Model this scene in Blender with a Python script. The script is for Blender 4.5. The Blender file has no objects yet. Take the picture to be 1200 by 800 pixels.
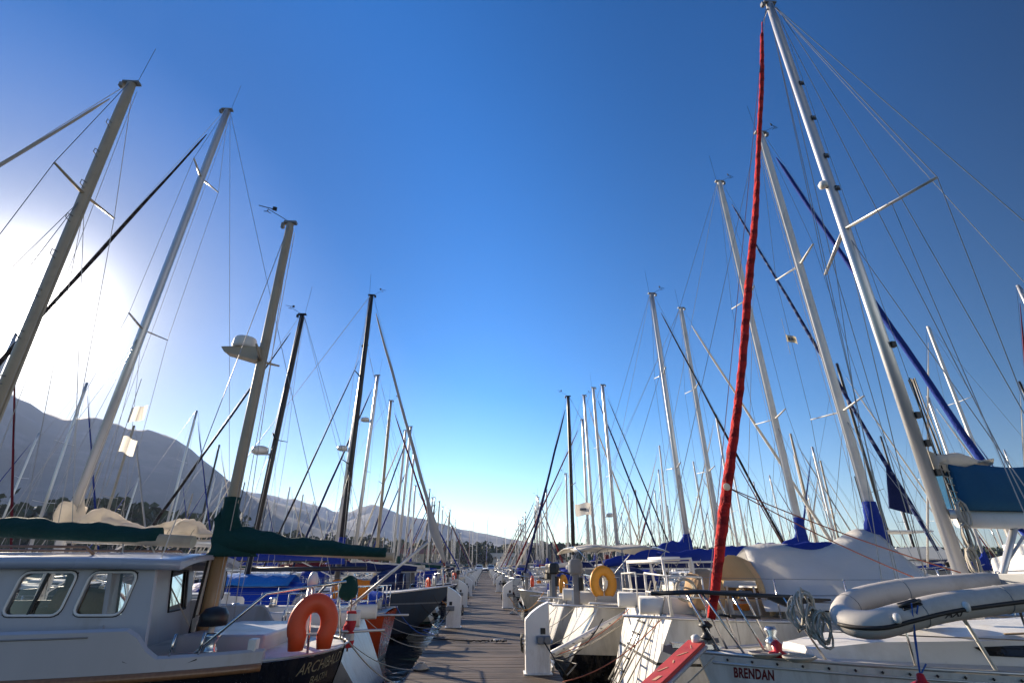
import bpy, math, random
from mathutils import Vector, noise
from mathutils.bvhtree import BVHTree

rnd = random.Random(11)
PI = math.pi
sc = bpy.context.scene
C = sc.collection

# ------------------------------------------------------------------ materials
_mats = {}

def nt(name):
    m = bpy.data.materials.new(name)
    m.use_nodes = True
    t = m.node_tree
    b = t.nodes['Principled BSDF']
    return m, t, b

def nd(t, kind, **kw):
    n = t.nodes.new(kind)
    for k, v in kw.items():
        if k in n.inputs.keys() if hasattr(n.inputs, 'keys') else False:
            n.inputs[k].default_value = v
        else:
            setattr(n, k, v)
    return n

def rgba(c): return (c[0], c[1], c[2], 1)

def mul(c, k): return tuple(min(1, max(0, x * k)) for x in c)

def M(name, col, rough=.5, metal=0., var=.15, scale=5., bump=0., bscale=30., coat=0., dirt=None, stretch=(1, 1, 1)):
    """procedural material: mottled colour, uneven gloss, optional fine bump and dirt"""
    if name in _mats: return _mats[name]
    m, t, b = nt(name)
    tc = nd(t, 'ShaderNodeTexCoord')
    mp = nd(t, 'ShaderNodeMapping'); mp.inputs['Scale'].default_value = stretch
    t.links.new(tc.outputs['Object'], mp.inputs['Vector'])
    n = nd(t, 'ShaderNodeTexNoise'); n.inputs['Scale'].default_value = scale; n.inputs['Detail'].default_value = 5
    t.links.new(mp.outputs[0], n.inputs['Vector'])
    mx = nd(t, 'ShaderNodeMix'); mx.data_type = 'RGBA'
    mx.inputs[6].default_value = rgba(mul(col, 1 - var)); mx.inputs[7].default_value = rgba(mul(col, 1 + var))
    t.links.new(n.outputs['Fac'], mx.inputs[0])
    out = mx.outputs[2]
    if dirt:
        n2 = nd(t, 'ShaderNodeTexNoise'); n2.inputs['Scale'].default_value = scale * .45; n2.inputs['Detail'].default_value = 8; n2.inputs['Roughness'].default_value = .7
        t.links.new(mp.outputs[0], n2.inputs['Vector'])
        rp = nd(t, 'ShaderNodeValToRGB'); rp.color_ramp.elements[0].position = .5; rp.color_ramp.elements[1].position = .75
        t.links.new(n2.outputs['Fac'], rp.inputs[0])
        m2 = nd(t, 'ShaderNodeMix'); m2.data_type = 'RGBA'
        t.links.new(rp.outputs[0], m2.inputs[0]); t.links.new(out, m2.inputs[6]); m2.inputs[7].default_value = rgba(dirt)
        out = m2.outputs[2]
    t.links.new(out, b.inputs['Base Color'])
    mr = nd(t, 'ShaderNodeMapRange'); mr.inputs['To Min'].default_value = max(.03, rough * .75); mr.inputs['To Max'].default_value = min(1, rough * 1.3)
    t.links.new(n.outputs['Fac'], mr.inputs['Value']); t.links.new(mr.outputs[0], b.inputs['Roughness'])
    b.inputs['Metallic'].default_value = metal
    if coat: b.inputs['Coat Weight'].default_value = coat; b.inputs['Coat Roughness'].default_value = .12
    if bump:
        n3 = nd(t, 'ShaderNodeTexNoise'); n3.inputs['Scale'].default_value = bscale; n3.inputs['Detail'].default_value = 4
        t.links.new(mp.outputs[0], n3.inputs['Vector'])
        bp = nd(t, 'ShaderNodeBump'); bp.inputs['Strength'].default_value = bump; bp.inputs['Distance'].default_value = .03
        t.links.new(n3.outputs['Fac'], bp.inputs['Height']); t.links.new(bp.outputs[0], b.inputs['Normal'])
    _mats[name] = m
    return m

def hull_mat(name, top, boot=(.02, .03, .12), anti=(.05, .012, .01), zb=.16, cove=None, zc=1.0, rough=.22):
    """gelcoat topsides with a boot stripe, bottom paint and grime streaks towards the waterline"""
    if name in _mats: return _mats[name]
    m, t, b = nt(name)
    tc = nd(t, 'ShaderNodeTexCoord'); sp = nd(t, 'ShaderNodeSeparateXYZ')
    t.links.new(tc.outputs['Object'], sp.inputs[0])
    mr = nd(t, 'ShaderNodeMapRange'); mr.inputs['From Min'].default_value = -.5; mr.inputs['From Max'].default_value = 2.0
    t.links.new(sp.outputs['Z'], mr.inputs['Value'])
    rp = nd(t, 'ShaderNodeValToRGB'); cr = rp.color_ramp; cr.interpolation = 'CONSTANT'
    q = lambda z: (z + .5) / 2.5
    cr.elements[0].position = 0; cr.elements[0].color = rgba(anti)
    cr.elements[1].position = q(zb - .1); cr.elements[1].color = rgba(boot)
    e = cr.elements.new(q(zb)); e.color = rgba(top)
    if cove:
        e = cr.elements.new(q(zc)); e.color = rgba(cove)
        e = cr.elements.new(q(zc + .045)); e.color = rgba(top)
    t.links.new(mr.outputs[0], rp.inputs[0])
    mp = nd(t, 'ShaderNodeMapping'); mp.inputs['Scale'].default_value = (3.5, 3.5, .35)
    t.links.new(tc.outputs['Object'], mp.inputs['Vector'])
    n = nd(t, 'ShaderNodeTexNoise'); n.inputs['Scale'].default_value = 2.2; n.inputs['Detail'].default_value = 7; n.inputs['Roughness'].default_value = .65
    t.links.new(mp.outputs[0], n.inputs['Vector'])
    r2 = nd(t, 'ShaderNodeValToRGB'); r2.color_ramp.elements[0].position = .45; r2.color_ramp.elements[1].position = .8; r2.color_ramp.elements[1].color = (.5, .5, .5, 1)
    t.links.new(n.outputs['Fac'], r2.inputs[0])
    mx = nd(t, 'ShaderNodeMix'); mx.data_type = 'RGBA'; mx.inputs[7].default_value = rgba((.30 * top[0] + .05, .27 * top[1] + .04, .22 * top[2] + .03))
    t.links.new(r2.outputs[0], mx.inputs[0]); t.links.new(rp.outputs[0], mx.inputs[6])
    t.links.new(mx.outputs[2], b.inputs['Base Color'])
    b.inputs['Roughness'].default_value = rough
    n3 = nd(t, 'ShaderNodeTexNoise'); n3.inputs['Scale'].default_value = 1.6
    t.links.new(tc.outputs['Object'], n3.inputs['Vector'])
    bp = nd(t, 'ShaderNodeBump'); bp.inputs['Strength'].default_value = .12; bp.inputs['Distance'].default_value = .05
    t.links.new(n3.outputs['Fac'], bp.inputs['Height']); t.links.new(bp.outputs[0], b.inputs['Normal'])
    _mats[name] = m
    return m

def cloth_mat(name, col, var=.2, fold=.5, fscale=7., stripes=None, trans=0., rough=.85):
    """canvas: fades, creases; optional stripe for another cloth and for painted wrap shading"""
    if name in _mats: return _mats[name]
    m, t, b = nt(name)
    tc = nd(t, 'ShaderNodeTexCoord')
    n = nd(t, 'ShaderNodeTexNoise'); n.inputs['Scale'].default_value = 2.5; n.inputs['Detail'].default_value = 6
    t.links.new(tc.outputs['Object'], n.inputs['Vector'])
    mx = nd(t, 'ShaderNodeMix'); mx.data_type = 'RGBA'
    mx.inputs[6].default_value = rgba(mul(col, 1 - var)); mx.inputs[7].default_value = rgba(mul(col, 1 + var))
    t.links.new(n.outputs['Fac'], mx.inputs[0]); out = mx.outputs[2]
    if stripes:
        w = nd(t, 'ShaderNodeTexWave'); w.wave_type = 'BANDS'; w.bands_direction = 'Z'; w.inputs['Scale'].default_value = 1.1; w.inputs['Distortion'].default_value = 2.5; w.inputs['Detail'].default_value = 1.5
        t.links.new(tc.outputs['Object'], w.inputs['Vector'])
        rp = nd(t, 'ShaderNodeValToRGB'); rp.color_ramp.interpolation = 'CONSTANT'; rp.color_ramp.elements[1].position = .72
        t.links.new(w.outputs['Fac'], rp.inputs[0])
        m2 = nd(t, 'ShaderNodeMix'); m2.data_type = 'RGBA'; m2.inputs[7].default_value = rgba(stripes)
        t.links.new(rp.outputs[0], m2.inputs[0]); t.links.new(out, m2.inputs[6]); out = m2.outputs[2]
    t.links.new(out, b.inputs['Base Color'])
    b.inputs['Roughness'].default_value = rough
    b.inputs['Specular IOR Level'].default_value = .25
    if trans:
        tl = nd(t, 'ShaderNodeBsdfTranslucent'); t.links.new(out, tl.inputs[0])
        ms = nd(t, 'ShaderNodeMixShader'); ms.inputs[0].default_value = trans
        t.links.new(b.outputs[0], ms.inputs[1]); t.links.new(tl.outputs[0], ms.inputs[2]); t.links.new(ms.outputs[0], t.nodes['Material Output'].inputs[0])
    n2 = nd(t, 'ShaderNodeTexNoise'); n2.inputs['Scale'].default_value = fscale; n2.inputs['Detail'].default_value = 3; n2.inputs['Distortion'].default_value = 1.2
    t.links.new(tc.outputs['Object'], n2.inputs['Vector'])
    bp = nd(t, 'ShaderNodeBump'); bp.inputs['Strength'].default_value = fold; bp.inputs['Distance'].default_value = .06
    t.links.new(n2.outputs['Fac'], bp.inputs['Height']); t.links.new(bp.outputs[0], b.inputs['Normal'])
    _mats[name] = m
    return m

WHITE = (.74, .73, .70)
m_deck = M('deck_gelcoat', (.62, .60, .55), .55, var=.1, scale=3, dirt=(.33, .30, .26), bump=.05, bscale=120)
m_cabin = M('cabin_gelcoat', (.72, .71, .68), .3, var=.06, scale=2, dirt=(.5, .48, .43))
m_teak = M('weathered_teak', (.30, .23, .16), .75, var=.35, scale=9, bump=.15, stretch=(.3, 4, 4))
m_alu = M('anodised_aluminium', (.62, .62, .62), .36, .55, var=.12, scale=3, stretch=(1, 1, .3))
m_whitespar = M('white_painted_spar', (.74, .73, .70), .35, 0, var=.08, scale=2, dirt=(.5, .48, .44))
m_cream = M('cream_painted_spar', (.44, .37, .27), .5, 0, var=.18, scale=3, dirt=(.28, .24, .19))
m_blackspar = M('black_painted_spar', (.018, .017, .017), .4, 0, var=.3, scale=3)
m_mastwood = M('sunlit_mast_wood', (.36, .22, .10), .45, var=.35, scale=6, coat=.3, stretch=(4, 4, .25))  # brown wood lightened to gold for the sun falling on it
m_wood = M('varnished_wood', (.24, .12, .055), .4, var=.4, scale=8, coat=.4, stretch=(4, 4, .3))
m_steel = M('stainless_steel', (.62, .61, .59), .22, .95, var=.1, scale=10)
m_darkrail = M('dark_rubber_rail', (.03, .032, .036), .5, var=.3, scale=6)
m_wire = M('stay_wire', (.30, .30, .30), .4, .7, var=.1)
m_rope = M('white_braid_rope', (.44, .41, .35), .9, var=.25, scale=40, bump=.4, bscale=160)
m_ropeblue = M('blue_braid_rope', (.03, .10, .36), .9, var=.3, scale=40, bump=.4, bscale=160)
m_ropered = M('red_braid_rope', (.42, .13, .07), .9, var=.25, scale=40)
m_ropedark = M('dark_rope', (.022, .020, .018), .9, var=.4, scale=40, bump=.4, bscale=160)
m_black = M('black_plastic', (.014, .014, .015), .45, var=.3, scale=8)
m_grey = M('grey_plastic', (.20, .21, .22), .5, var=.2, scale=8)
m_rubber = M('grey_hypalon', (.50, .47, .43), .55, var=.12, scale=4, dirt=(.34, .31, .27), bump=.04)
m_blkstrip = M('black_rubber_strake', (.016, .015, .015), .6, var=.3)
m_orange = M('orange_foam_buoy', (.78, .085, .022), .5, var=.15, scale=6, dirt=(.55, .08, .03), bump=.05)
m_yellow = M('yellow_foam_buoy', (.70, .30, .025), .5, var=.15, scale=6, dirt=(.45, .22, .05))
m_orangecan = cloth_mat('orange_canvas', (.62, .20, .03))
m_red = M('red_fender_vinyl', (.50, .015, .02), .3, var=.15, scale=5)
m_redplank = M('red_painted_board', (.50, .055, .045), .55, var=.25, scale=6, dirt=(.42, .16, .12), bump=.06)
m_palemark = M('pale_worn_paint', (.62, .36, .22), .7, var=.3, scale=20)
m_fwhite = M('white_fender_vinyl', (.66, .65, .62), .35, var=.1, dirt=(.42, .40, .36))
m_fnavy = M('navy_fender_vinyl', (.015, .025, .10), .35, var=.2)
m_ped = M('white_moulded_grp', (.80, .80, .78), .38, var=.06, scale=4, dirt=(.50, .46, .40), bump=.03, stretch=(2.5, 2.5, .6))
m_socket = M('grey_blue_socket', (.16, .19, .24), .45, var=.15)
m_letter_red = M('dark_red_lettering', (.16, .012, .012), .5, var=.2)
m_letter_gold = M('faded_gold_lettering', (.23, .20, .12), .55, var=.35, scale=30)
m_letter_dark = M('charcoal_lettering', (.05, .045, .045), .55, var=.2)
m_interior = M('dark_cabin_interior', (.09, .07, .055), .7, var=.4)

def glass_mat():
    m, t, b = nt('tinted_window_glass')
    b.inputs['Base Color'].default_value = (.012, .014, .016, 1)
    b.inputs['Roughness'].default_value = .06
    b.inputs['Specular IOR Level'].default_value = .7
    tc = nd(t, 'ShaderNodeTexCoord'); n = nd(t, 'ShaderNodeTexNoise'); n.inputs['Scale'].default_value = 3
    t.links.new(tc.outputs['Object'], n.inputs['Vector'])
    bp = nd(t, 'ShaderNodeBump'); bp.inputs['Strength'].default_value = .04
    t.links.new(n.outputs['Fac'], bp.inputs['Height']); t.links.new(bp.outputs[0], b.inputs['Normal'])
    return m
m_glass = glass_mat()

def clear_mat():
    m, t, b = nt('clear_window_glass')
    for l in list(t.links): t.links.remove(l)
    out = t.nodes['Material Output']
    tr = nd(t, 'ShaderNodeBsdfTransparent'); tr.inputs[0].default_value = (.82, .84, .84, 1)
    gl = nd(t, 'ShaderNodeBsdfGlossy'); gl.inputs['Roughness'].default_value = .02
    fr = nd(t, 'ShaderNodeFresnel'); fr.inputs[0].default_value = 1.5
    mx = nd(t, 'ShaderNodeMixShader')
    t.links.new(fr.outputs[0], mx.inputs[0]); t.links.new(tr.outputs[0], mx.inputs[1]); t.links.new(gl.outputs[0], mx.inputs[2])
    t.links.new(mx.outputs[0], out.inputs[0])
    return m
m_clear = clear_mat()

c_blue = cloth_mat('royal_blue_canvas', (.012, .035, .26))
c_navy = cloth_mat('navy_canvas', (.010, .018, .085))
c_green = cloth_mat('bottle_green_canvas', (.006, .045, .040), var=.3)
c_teal = cloth_mat('dark_teal_canvas', (.012, .085, .185), var=.15, fold=.35, fscale=2.5)
c_white = cloth_mat('white_sailcloth', (.70, .67, .61), var=.08, trans=.4)
c_tent = cloth_mat('sunlit_cream_canvas', (.74, .62, .42), var=.1, trans=.6)  # cream lightened so the canvas seems lit from behind
c_tarp = cloth_mat('white_tarpaulin', (.84, .83, .80), var=.06, fold=.6, fscale=2.0, rough=.6, trans=.5)
c_cream = cloth_mat('cream_canvas', (.60, .50, .34), var=.15, trans=.35)
c_tan = cloth_mat('tan_canvas', (.40, .27, .16), var=.3)
c_red = cloth_mat('red_sail_cover', (.46, .022, .020), var=.3, fold=.8, fscale=10, stripes=(.27, .012, .014))  # darker stripes paint in the shading between the spiral wraps
c_burg = cloth_mat('burgundy_canvas', (.14, .012, .018))
c_grey = cloth_mat('grey_canvas', (.17, .18, .20))
c_ltblue = cloth_mat('bright_blue_tarpaulin', (.02, .17, .52), var=.2, rough=.5)
c_cobalt = cloth_mat('cobalt_tarpaulin', (.010, .045, .38), var=.2, rough=.5)
c_stripe = cloth_mat('navy_and_white_spiral_cover', (.012, .02, .09), stripes=(.10, .12, .20))
c_bluefurl = cloth_mat('blue_spiral_cover', (.010, .03, .20))
c_blackfurl = cloth_mat('black_spiral_cover', (.02, .016, .016), stripes=(.050, .044, .042))
c_greyfurl = cloth_mat('grey_sailcloth', (.38, .37, .36), var=.15)
COVERS = dict(blue=c_blue, navy=c_navy, green=c_green, white=c_white, cream=c_cream, burgundy=c_burg, grey=c_grey)
SPARS = dict(silver=m_alu, white=m_whitespar, black=m_blackspar, cream=m_cream)
BOOTS = [(.02, .03, .13), (.14, .012, .015), (.02, .02, .02), (.02, .06, .05)]
HULLS = {
    'white': lambda k: hull_mat('white_hull_%d' % k, (.74, .73, .70), BOOTS[k % 4], [(.05, .012, .01), (.01, .015, .05), (.012, .012, .012)][k % 3], cove=BOOTS[(k + 1) % 4] if k % 2 else None, zc=.85),
    'cream': lambda k: hull_mat('cream_hull', (.62, .55, .42), BOOTS[3]),
    'white over black': lambda k: hull_mat('white_over_black_hull', (.70, .66, .58), (.012, .012, .014), (.012, .012, .014), zb=.50),
    'navy': lambda k: hull_mat('navy_hull', (.012, .018, .055), (.6, .6, .6), (.06, .01, .01)),
    'grey blue': lambda k: hull_mat('grey_blue_hull', (.055, .080, .115), (.03, .03, .035), (.012, .012, .012), cove=(.2, .23, .27), zc=1.02),
    'orange red': lambda k: hull_mat('orange_red_hull', (.50, .065, .018), (.45, .4, .35), (.03, .01, .01), zb=.12),
    'silver': lambda k: hull_mat('shade_greyed_hull', (.40, .40, .41), (.05, .05, .06), (.02, .02, .02)),  # white hull greyed to stand in for the shade on its stern
    'green': lambda k: hull_mat('dark_green_hull', (.010, .05, .035), (.6, .6, .55), (.06, .01, .01)),
}

# ------------------------------------------------------------------ mesh builder
class MB:
    def __init__(s): s.v = []; s.f = []; s.mi = []; s.sm = []
    def add(s, vs, fs, mi=0, smooth=False):
        o = len(s.v); s.v.extend([tuple(p) for p in vs])
        for f in fs: s.f.append(tuple(i + o for i in f)); s.mi.append(mi); s.sm.append(smooth)
        return s
    def box(s, x0, x1, y0, y1, z0, z1, mi=0):
        v = [(x, y, z) for z in (z0, z1) for y in (y0, y1) for x in (x0, x1)]
        return s.add(v, [(0, 2, 3, 1), (4, 5, 7, 6), (0, 1, 5, 4), (2, 6, 7, 3), (0, 4, 6, 2), (1, 3, 7, 5)], mi)
    def obox(s, c, ax, ay, az, mi=0):
        c, ax, ay, az = map(Vector, (c, ax, ay, az))
        v = [c + i * ax + j * ay + k * az for k in (-1, 1) for j in (-1, 1) for i in (-1, 1)]
        return s.add(v, [(0, 2, 3, 1), (4, 5, 7, 6), (0, 1, 5, 4), (2, 6, 7, 3), (0, 4, 6, 2), (1, 3, 7, 5)], mi)
    def beam(s, a, b, w, h, mi=0):
        a, b = Vector(a), Vector(b); d = (b - a); L = d.length; d.normalize()
        up = Vector((0, 0, 1)) if abs(d.z) < .95 else Vector((1, 0, 0))
        sd = d.cross(up).normalized(); u = sd.cross(d)
        return s.obox((a + b) / 2, d * L / 2, sd * w / 2, u * h / 2, mi)
    def loft(s, rings, closed=True, caps=True, mi=0, smooth=True):
        n = len(rings[0]); vs = [p for r in rings for p in r]; fs = []
        for i in range(len(rings) - 1):
            for j in range(n if closed else n - 1):
                k = (j + 1) % n
                fs.append((i * n + j, i * n + k, (i + 1) * n + k, (i + 1) * n + j))
        s.add(vs, fs, mi, smooth)
        if caps and closed:
            o = len(s.v) - len(vs)
            s.f.append(tuple(o + j for j in range(n))[::-1]); s.mi.append(mi); s.sm.append(False)
            s.f.append(tuple(o + (len(rings) - 1) * n + j for j in range(n))); s.mi.append(mi); s.sm.append(False)
        return s
    def tube(s, pts, r, n=6, mi=0, caps=True, sq=None, closed=False):
        """tube along pts; r a number or a list; sq=(a,b) squashes the section (a along the local side axis)"""
        P = [Vector(p) for p in pts]; m = len(P)
        if closed: P = P + [P[0]]; m += 1
        R = r if isinstance(r, (list, tuple)) else [r] * m
        d0 = (P[1] - P[0]).normalized()
        ref = Vector((0, 1, 0)) if abs(d0.y) < .9 else Vector((0, 0, 1))
        u = (ref - d0 * ref.dot(d0)).normalized()
        rings = []
        for i in range(m):
            if closed and i in (0, m - 1): d = (P[1] - P[m - 2])
            elif i == 0: d = P[1] - P[0]
            elif i == m - 1: d = P[i] - P[i - 1]
            else: d = P[i + 1] - P[i - 1]
            if d.length < 1e-9: d = d0
            d = d.normalized(); u = (u - d * u.dot(d)).normalized(); w = d.cross(u)
            a, b = sq or (1, 1)
            rings.append([P[i] + R[min(i, len(R) - 1)] * (a * math.cos(2 * PI * k / n) * u + b * math.sin(2 * PI * k / n) * w) for k in range(n)])
        return s.loft(rings, True, caps and not closed, mi, n > 4)
    def lathe(s, prof, n=16, c=(0, 0, 0), mi=0):
        rings = [[(c[0] + r * math.cos(2 * PI * k / n), c[1] + r * math.sin(2 * PI * k / n), c[2] + z) for k in range(n)] for r, z in prof]
        return s.loft(rings, True, True, mi, True)
    def build(s, name, mat, parent=None, bevel=0):
        me = bpy.data.meshes.new(name); me.from_pydata(s.v, [], s.f)
        for m in (mat if isinstance(mat, (list, tuple)) else [mat]): me.materials.append(m)
        me.polygons.foreach_set('material_index', s.mi); me.polygons.foreach_set('use_smooth', s.sm); me.update()
        o = bpy.data.objects.new(name, me); C.objects.link(o)
        if parent is not None: o.parent = parent
        if bevel:
            b = o.modifiers.new('bevel', 'BEVEL'); b.width = bevel; b.segments = 3; b.limit_method = 'ANGLE'
        return o

def tag(o, label=None, cat=None, group=None, kind=None):
    if label: o['label'] = label
    if cat: o['category'] = cat
    if group: o['group'] = group
    if kind: o['kind'] = kind
    return o

def thing(name, label, cat, loc=(0, 0, 0), rz=0, group=None):
    o = bpy.data.objects.new(name, None); C.objects.link(o)
    o.location = loc; o.rotation_euler = (0, 0, rz); o.empty_display_size = .1
    return tag(o, label, cat, group)

def copy_tree(o, parent=None):
    c = o.copy(); C.objects.link(c)
    if parent is not None: c.parent = parent
    for ch in list(o.children): copy_tree(ch, c)
    return c

def wire(pts, r, mat, name, parent, n=4):
    return MB().tube(pts, r, n).build(name, mat, parent)

def sag(a, b, s=.1, n=8):
    a, b = Vector(a), Vector(b)
    return [a.lerp(b, i / n) - Vector((0, 0, s * 4 * (i / n) * (1 - i / n))) for i in range(n + 1)]

def letters(text, size, depth=.004, shear=0., space=1., bold=0.):
    cu = bpy.data.curves.new('lettering', 'FONT'); cu.body = text; cu.size = size; cu.shear = shear
    cu.space_character = space; cu.offset = bold * size; cu.align_x = 'CENTER'; cu.align_y = 'CENTER'; cu.resolution_u = 3
    o = bpy.data.objects.new('lettering', cu); C.objects.link(o)
    dg = bpy.context.evaluated_depsgraph_get(); dg.update()
    me = bpy.data.meshes.new_from_object(o.evaluated_get(dg))
    bpy.data.objects.remove(o); bpy.data.curves.remove(cu)
    import bmesh
    bm = bmesh.new(); bm.from_mesh(me)
    bmesh.ops.subdivide_edges(bm, edges=[e for e in bm.edges if e.calc_length() > size * .15], cuts=2)
    bmesh.ops.triangulate(bm, faces=bm.faces)
    vs = [v.co.copy() for v in bm.verts]; fs = [[v.index for v in f.verts] for f in bm.faces]
    bm.free(); bpy.data.meshes.remove(me)
    return vs, fs

def letter_on(text, size, mat, parent, surf, centre, right, up, shear=0., sx=1., off=.004, space=1., bold=.0):
    """lettering wrapped on a surface object (same local space)"""
    me = surf.data
    bvh = BVHTree.FromPolygons([v.co for v in me.vertices], [p.vertices for p in me.polygons])
    right, up, centre = Vector(right).normalized(), Vector(up).normalized(), Vector(centre)
    nrm = right.cross(up)
    vs, fs = letters(text, size, shear=shear, space=space, bold=bold)
    out = []
    for v in vs:
        p = centre + right * v.x * sx + up * v.y
        h = bvh.ray_cast(p + nrm * 1.2, -nrm, 3)
        out.append(h[0] + nrm * off if h[0] else p)
    m = MB().add(out, fs)
    return m.build('lettering', mat, parent)

# ------------------------------------------------------------------ camera, light, world
F_PX, HZ, VPX = 580., 662., 569.
pitch = math.atan((HZ - 400) / F_PX); yaw = math.atan((600 - VPX) * math.cos(pitch) / F_PX)
cam = bpy.data.cameras.new('Camera'); cam.lens = 36 * F_PX / 1200; cam.sensor_width = 36; cam.clip_end = 9000; cam.clip_start = .05
co = bpy.data.objects.new('Camera', cam); C.objects.link(co)
co.location = (0, 0, 2.2); co.rotation_euler = (PI / 2 + pitch, 0, -yaw)
sc.camera = co

SUN_AZ, SUN_EL = math.radians(-45.8), math.radians(18.8)
sv = Vector((math.sin(SUN_AZ) * math.cos(SUN_EL), math.cos(SUN_AZ) * math.cos(SUN_EL), math.sin(SUN_EL)))
sl = bpy.data.lights.new('Sun', 'SUN'); sl.energy = 5.0; sl.angle = math.radians(.5); sl.color = (1, .84, .64)
so = bpy.data.objects.new('Sun', sl); C.objects.link(so); so.rotation_euler = (-sv).to_track_quat('-Z', 'Y').to_euler(); so.location = sv * 50

w = bpy.data.worlds.new('World'); sc.world = w; w.use_nodes = True
t = w.node_tree; bg = t.nodes['Background']
sky = nd(t, 'ShaderNodeTexSky'); sky.sky_type = 'NISHITA'; sky.sun_disc = False
sky.sun_elevation = SUN_EL; sky.sun_rotation = SUN_AZ; sky.altitude = 0; sky.air_density = 1.0; sky.dust_density = .25; sky.ozone_density = 2.5
hs = nd(t, 'ShaderNodeHueSaturation'); hs.inputs['Saturation'].default_value = 1.6; hs.inputs['Hue'].default_value = .512
t.links.new(sky.outputs[0], hs.inputs['Color'])
# the bright aureole of the low sun in the air around it
tc = nd(t, 'ShaderNodeTexCoord')
dp = nd(t, 'ShaderNodeVectorMath'); dp.operation = 'DOT_PRODUCT'; dp.inputs[1].default_value = sv
nm = nd(t, 'ShaderNodeVectorMath'); nm.operation = 'NORMALIZE'
t.links.new(tc.outputs['Generated'], nm.inputs[0]); t.links.new(nm.outputs[0], dp.inputs[0])
ac = nd(t, 'ShaderNodeMath'); ac.operation = 'ARCCOSINE'; t.links.new(dp.outputs['Value'], ac.inputs[0])
def glow(width, amp, p=1.0):
    a = nd(t, 'ShaderNodeMath'); a.operation = 'DIVIDE'; a.inputs[1].default_value = math.radians(width); t.links.new(ac.outputs[0], a.inputs[0])
    q = nd(t, 'ShaderNodeMath'); q.operation = 'POWER'; q.inputs[1].default_value = p; t.links.new(a.outputs[0], q.inputs[0])
    m_ = nd(t, 'ShaderNodeMath'); m_.operation = 'MULTIPLY'; m_.inputs[1].default_value = -1; t.links.new(q.outputs[0], m_.inputs[0])
    e = nd(t, 'ShaderNodeMath'); e.operation = 'EXPONENT'; t.links.new(m_.outputs[0], e.inputs[0])
    k = nd(t, 'ShaderNodeMath'); k.operation = 'MULTIPLY'; k.inputs[1].default_value = amp; t.links.new(e.outputs[0], k.inputs[0])
    return k
g1 = glow(2.0, 100.); g2 = glow(4.0, 4.0)
ad = nd(t, 'ShaderNodeMath'); ad.operation = 'ADD'; t.links.new(g1.outputs[0], ad.inputs[0]); t.links.new(g2.outputs[0], ad.inputs[1])
gc = nd(t, 'ShaderNodeVectorMath'); gc.operation = 'SCALE'; gc.inputs[0].default_value = (1, .93, .84); t.links.new(ad.outputs[0], gc.inputs['Scale'])
# the sky deepens away from the sun and pales towards the horizon
fa = nd(t, 'ShaderNodeMapRange'); fa.inputs['From Min'].default_value = math.radians(15); fa.inputs['From Max'].default_value = math.radians(105); fa.inputs['To Min'].default_value = 1.1; fa.inputs['To Max'].default_value = .46
fa.inputs['From Min'].default_value = 0; fa.inputs['From Max'].default_value = PI; fa.inputs['To Min'].default_value = 0; fa.inputs['To Max'].default_value = 1
t.links.new(ac.outputs[0], fa.inputs['Value'])
fr_ = nd(t, 'ShaderNodeValToRGB'); fr_.color_ramp.interpolation = 'EASE'
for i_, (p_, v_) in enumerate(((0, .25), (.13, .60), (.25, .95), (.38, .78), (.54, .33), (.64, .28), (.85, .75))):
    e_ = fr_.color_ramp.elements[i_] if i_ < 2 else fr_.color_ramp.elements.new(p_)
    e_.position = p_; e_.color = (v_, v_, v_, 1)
t.links.new(fa.outputs[0], fr_.inputs[0])
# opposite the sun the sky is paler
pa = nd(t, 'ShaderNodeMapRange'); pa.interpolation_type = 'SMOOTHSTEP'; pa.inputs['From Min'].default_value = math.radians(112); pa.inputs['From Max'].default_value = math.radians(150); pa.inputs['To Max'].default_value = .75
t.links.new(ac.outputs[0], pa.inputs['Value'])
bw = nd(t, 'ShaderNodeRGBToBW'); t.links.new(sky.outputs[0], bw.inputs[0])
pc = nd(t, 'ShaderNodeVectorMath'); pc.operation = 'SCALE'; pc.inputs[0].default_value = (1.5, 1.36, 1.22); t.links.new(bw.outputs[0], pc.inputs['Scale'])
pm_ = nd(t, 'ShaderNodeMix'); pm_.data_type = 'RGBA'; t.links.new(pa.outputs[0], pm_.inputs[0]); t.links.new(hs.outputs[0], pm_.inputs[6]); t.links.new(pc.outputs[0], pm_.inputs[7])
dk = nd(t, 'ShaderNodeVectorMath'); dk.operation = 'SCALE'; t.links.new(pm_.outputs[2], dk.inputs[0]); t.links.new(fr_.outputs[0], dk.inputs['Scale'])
sz = nd(t, 'ShaderNodeSeparateXYZ'); t.links.new(nm.outputs[0], sz.inputs[0])
el = nd(t, 'ShaderNodeMath'); el.operation = 'MULTIPLY'; el.inputs[1].default_value = -1 / math.sin(math.radians(13)); t.links.new(sz.outputs['Z'], el.inputs[0])
ee = nd(t, 'ShaderNodeMath'); ee.operation = 'EXPONENT'; ee.use_clamp = True; t.links.new(el.outputs[0], ee.inputs[0])
ep = nd(t, 'ShaderNodeVectorMath'); ep.operation = 'SCALE'; ep.inputs[0].default_value = (2.5, 3.1, 3.6)
ek = nd(t, 'ShaderNodeMath'); ek.operation = 'MULTIPLY'; t.links.new(ee.outputs[0], ek.inputs[0]); t.links.new(fr_.outputs[0], ek.inputs[1]); t.links.new(ek.outputs[0], ep.inputs['Scale'])
dk2 = nd(t, 'ShaderNodeVectorMath'); dk2.operation = 'ADD'; t.links.new(dk.outputs[0], dk2.inputs[0]); t.links.new(ep.outputs[0], dk2.inputs[1])
sm = nd(t, 'ShaderNodeVectorMath'); sm.operation = 'ADD'; t.links.new(dk2.outputs[0], sm.inputs[0]); t.links.new(gc.outputs[0], sm.inputs[1])
t.links.new(sm.outputs[0], bg.inputs['Color']); bg.inputs['Strength'].default_value = .096

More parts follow.
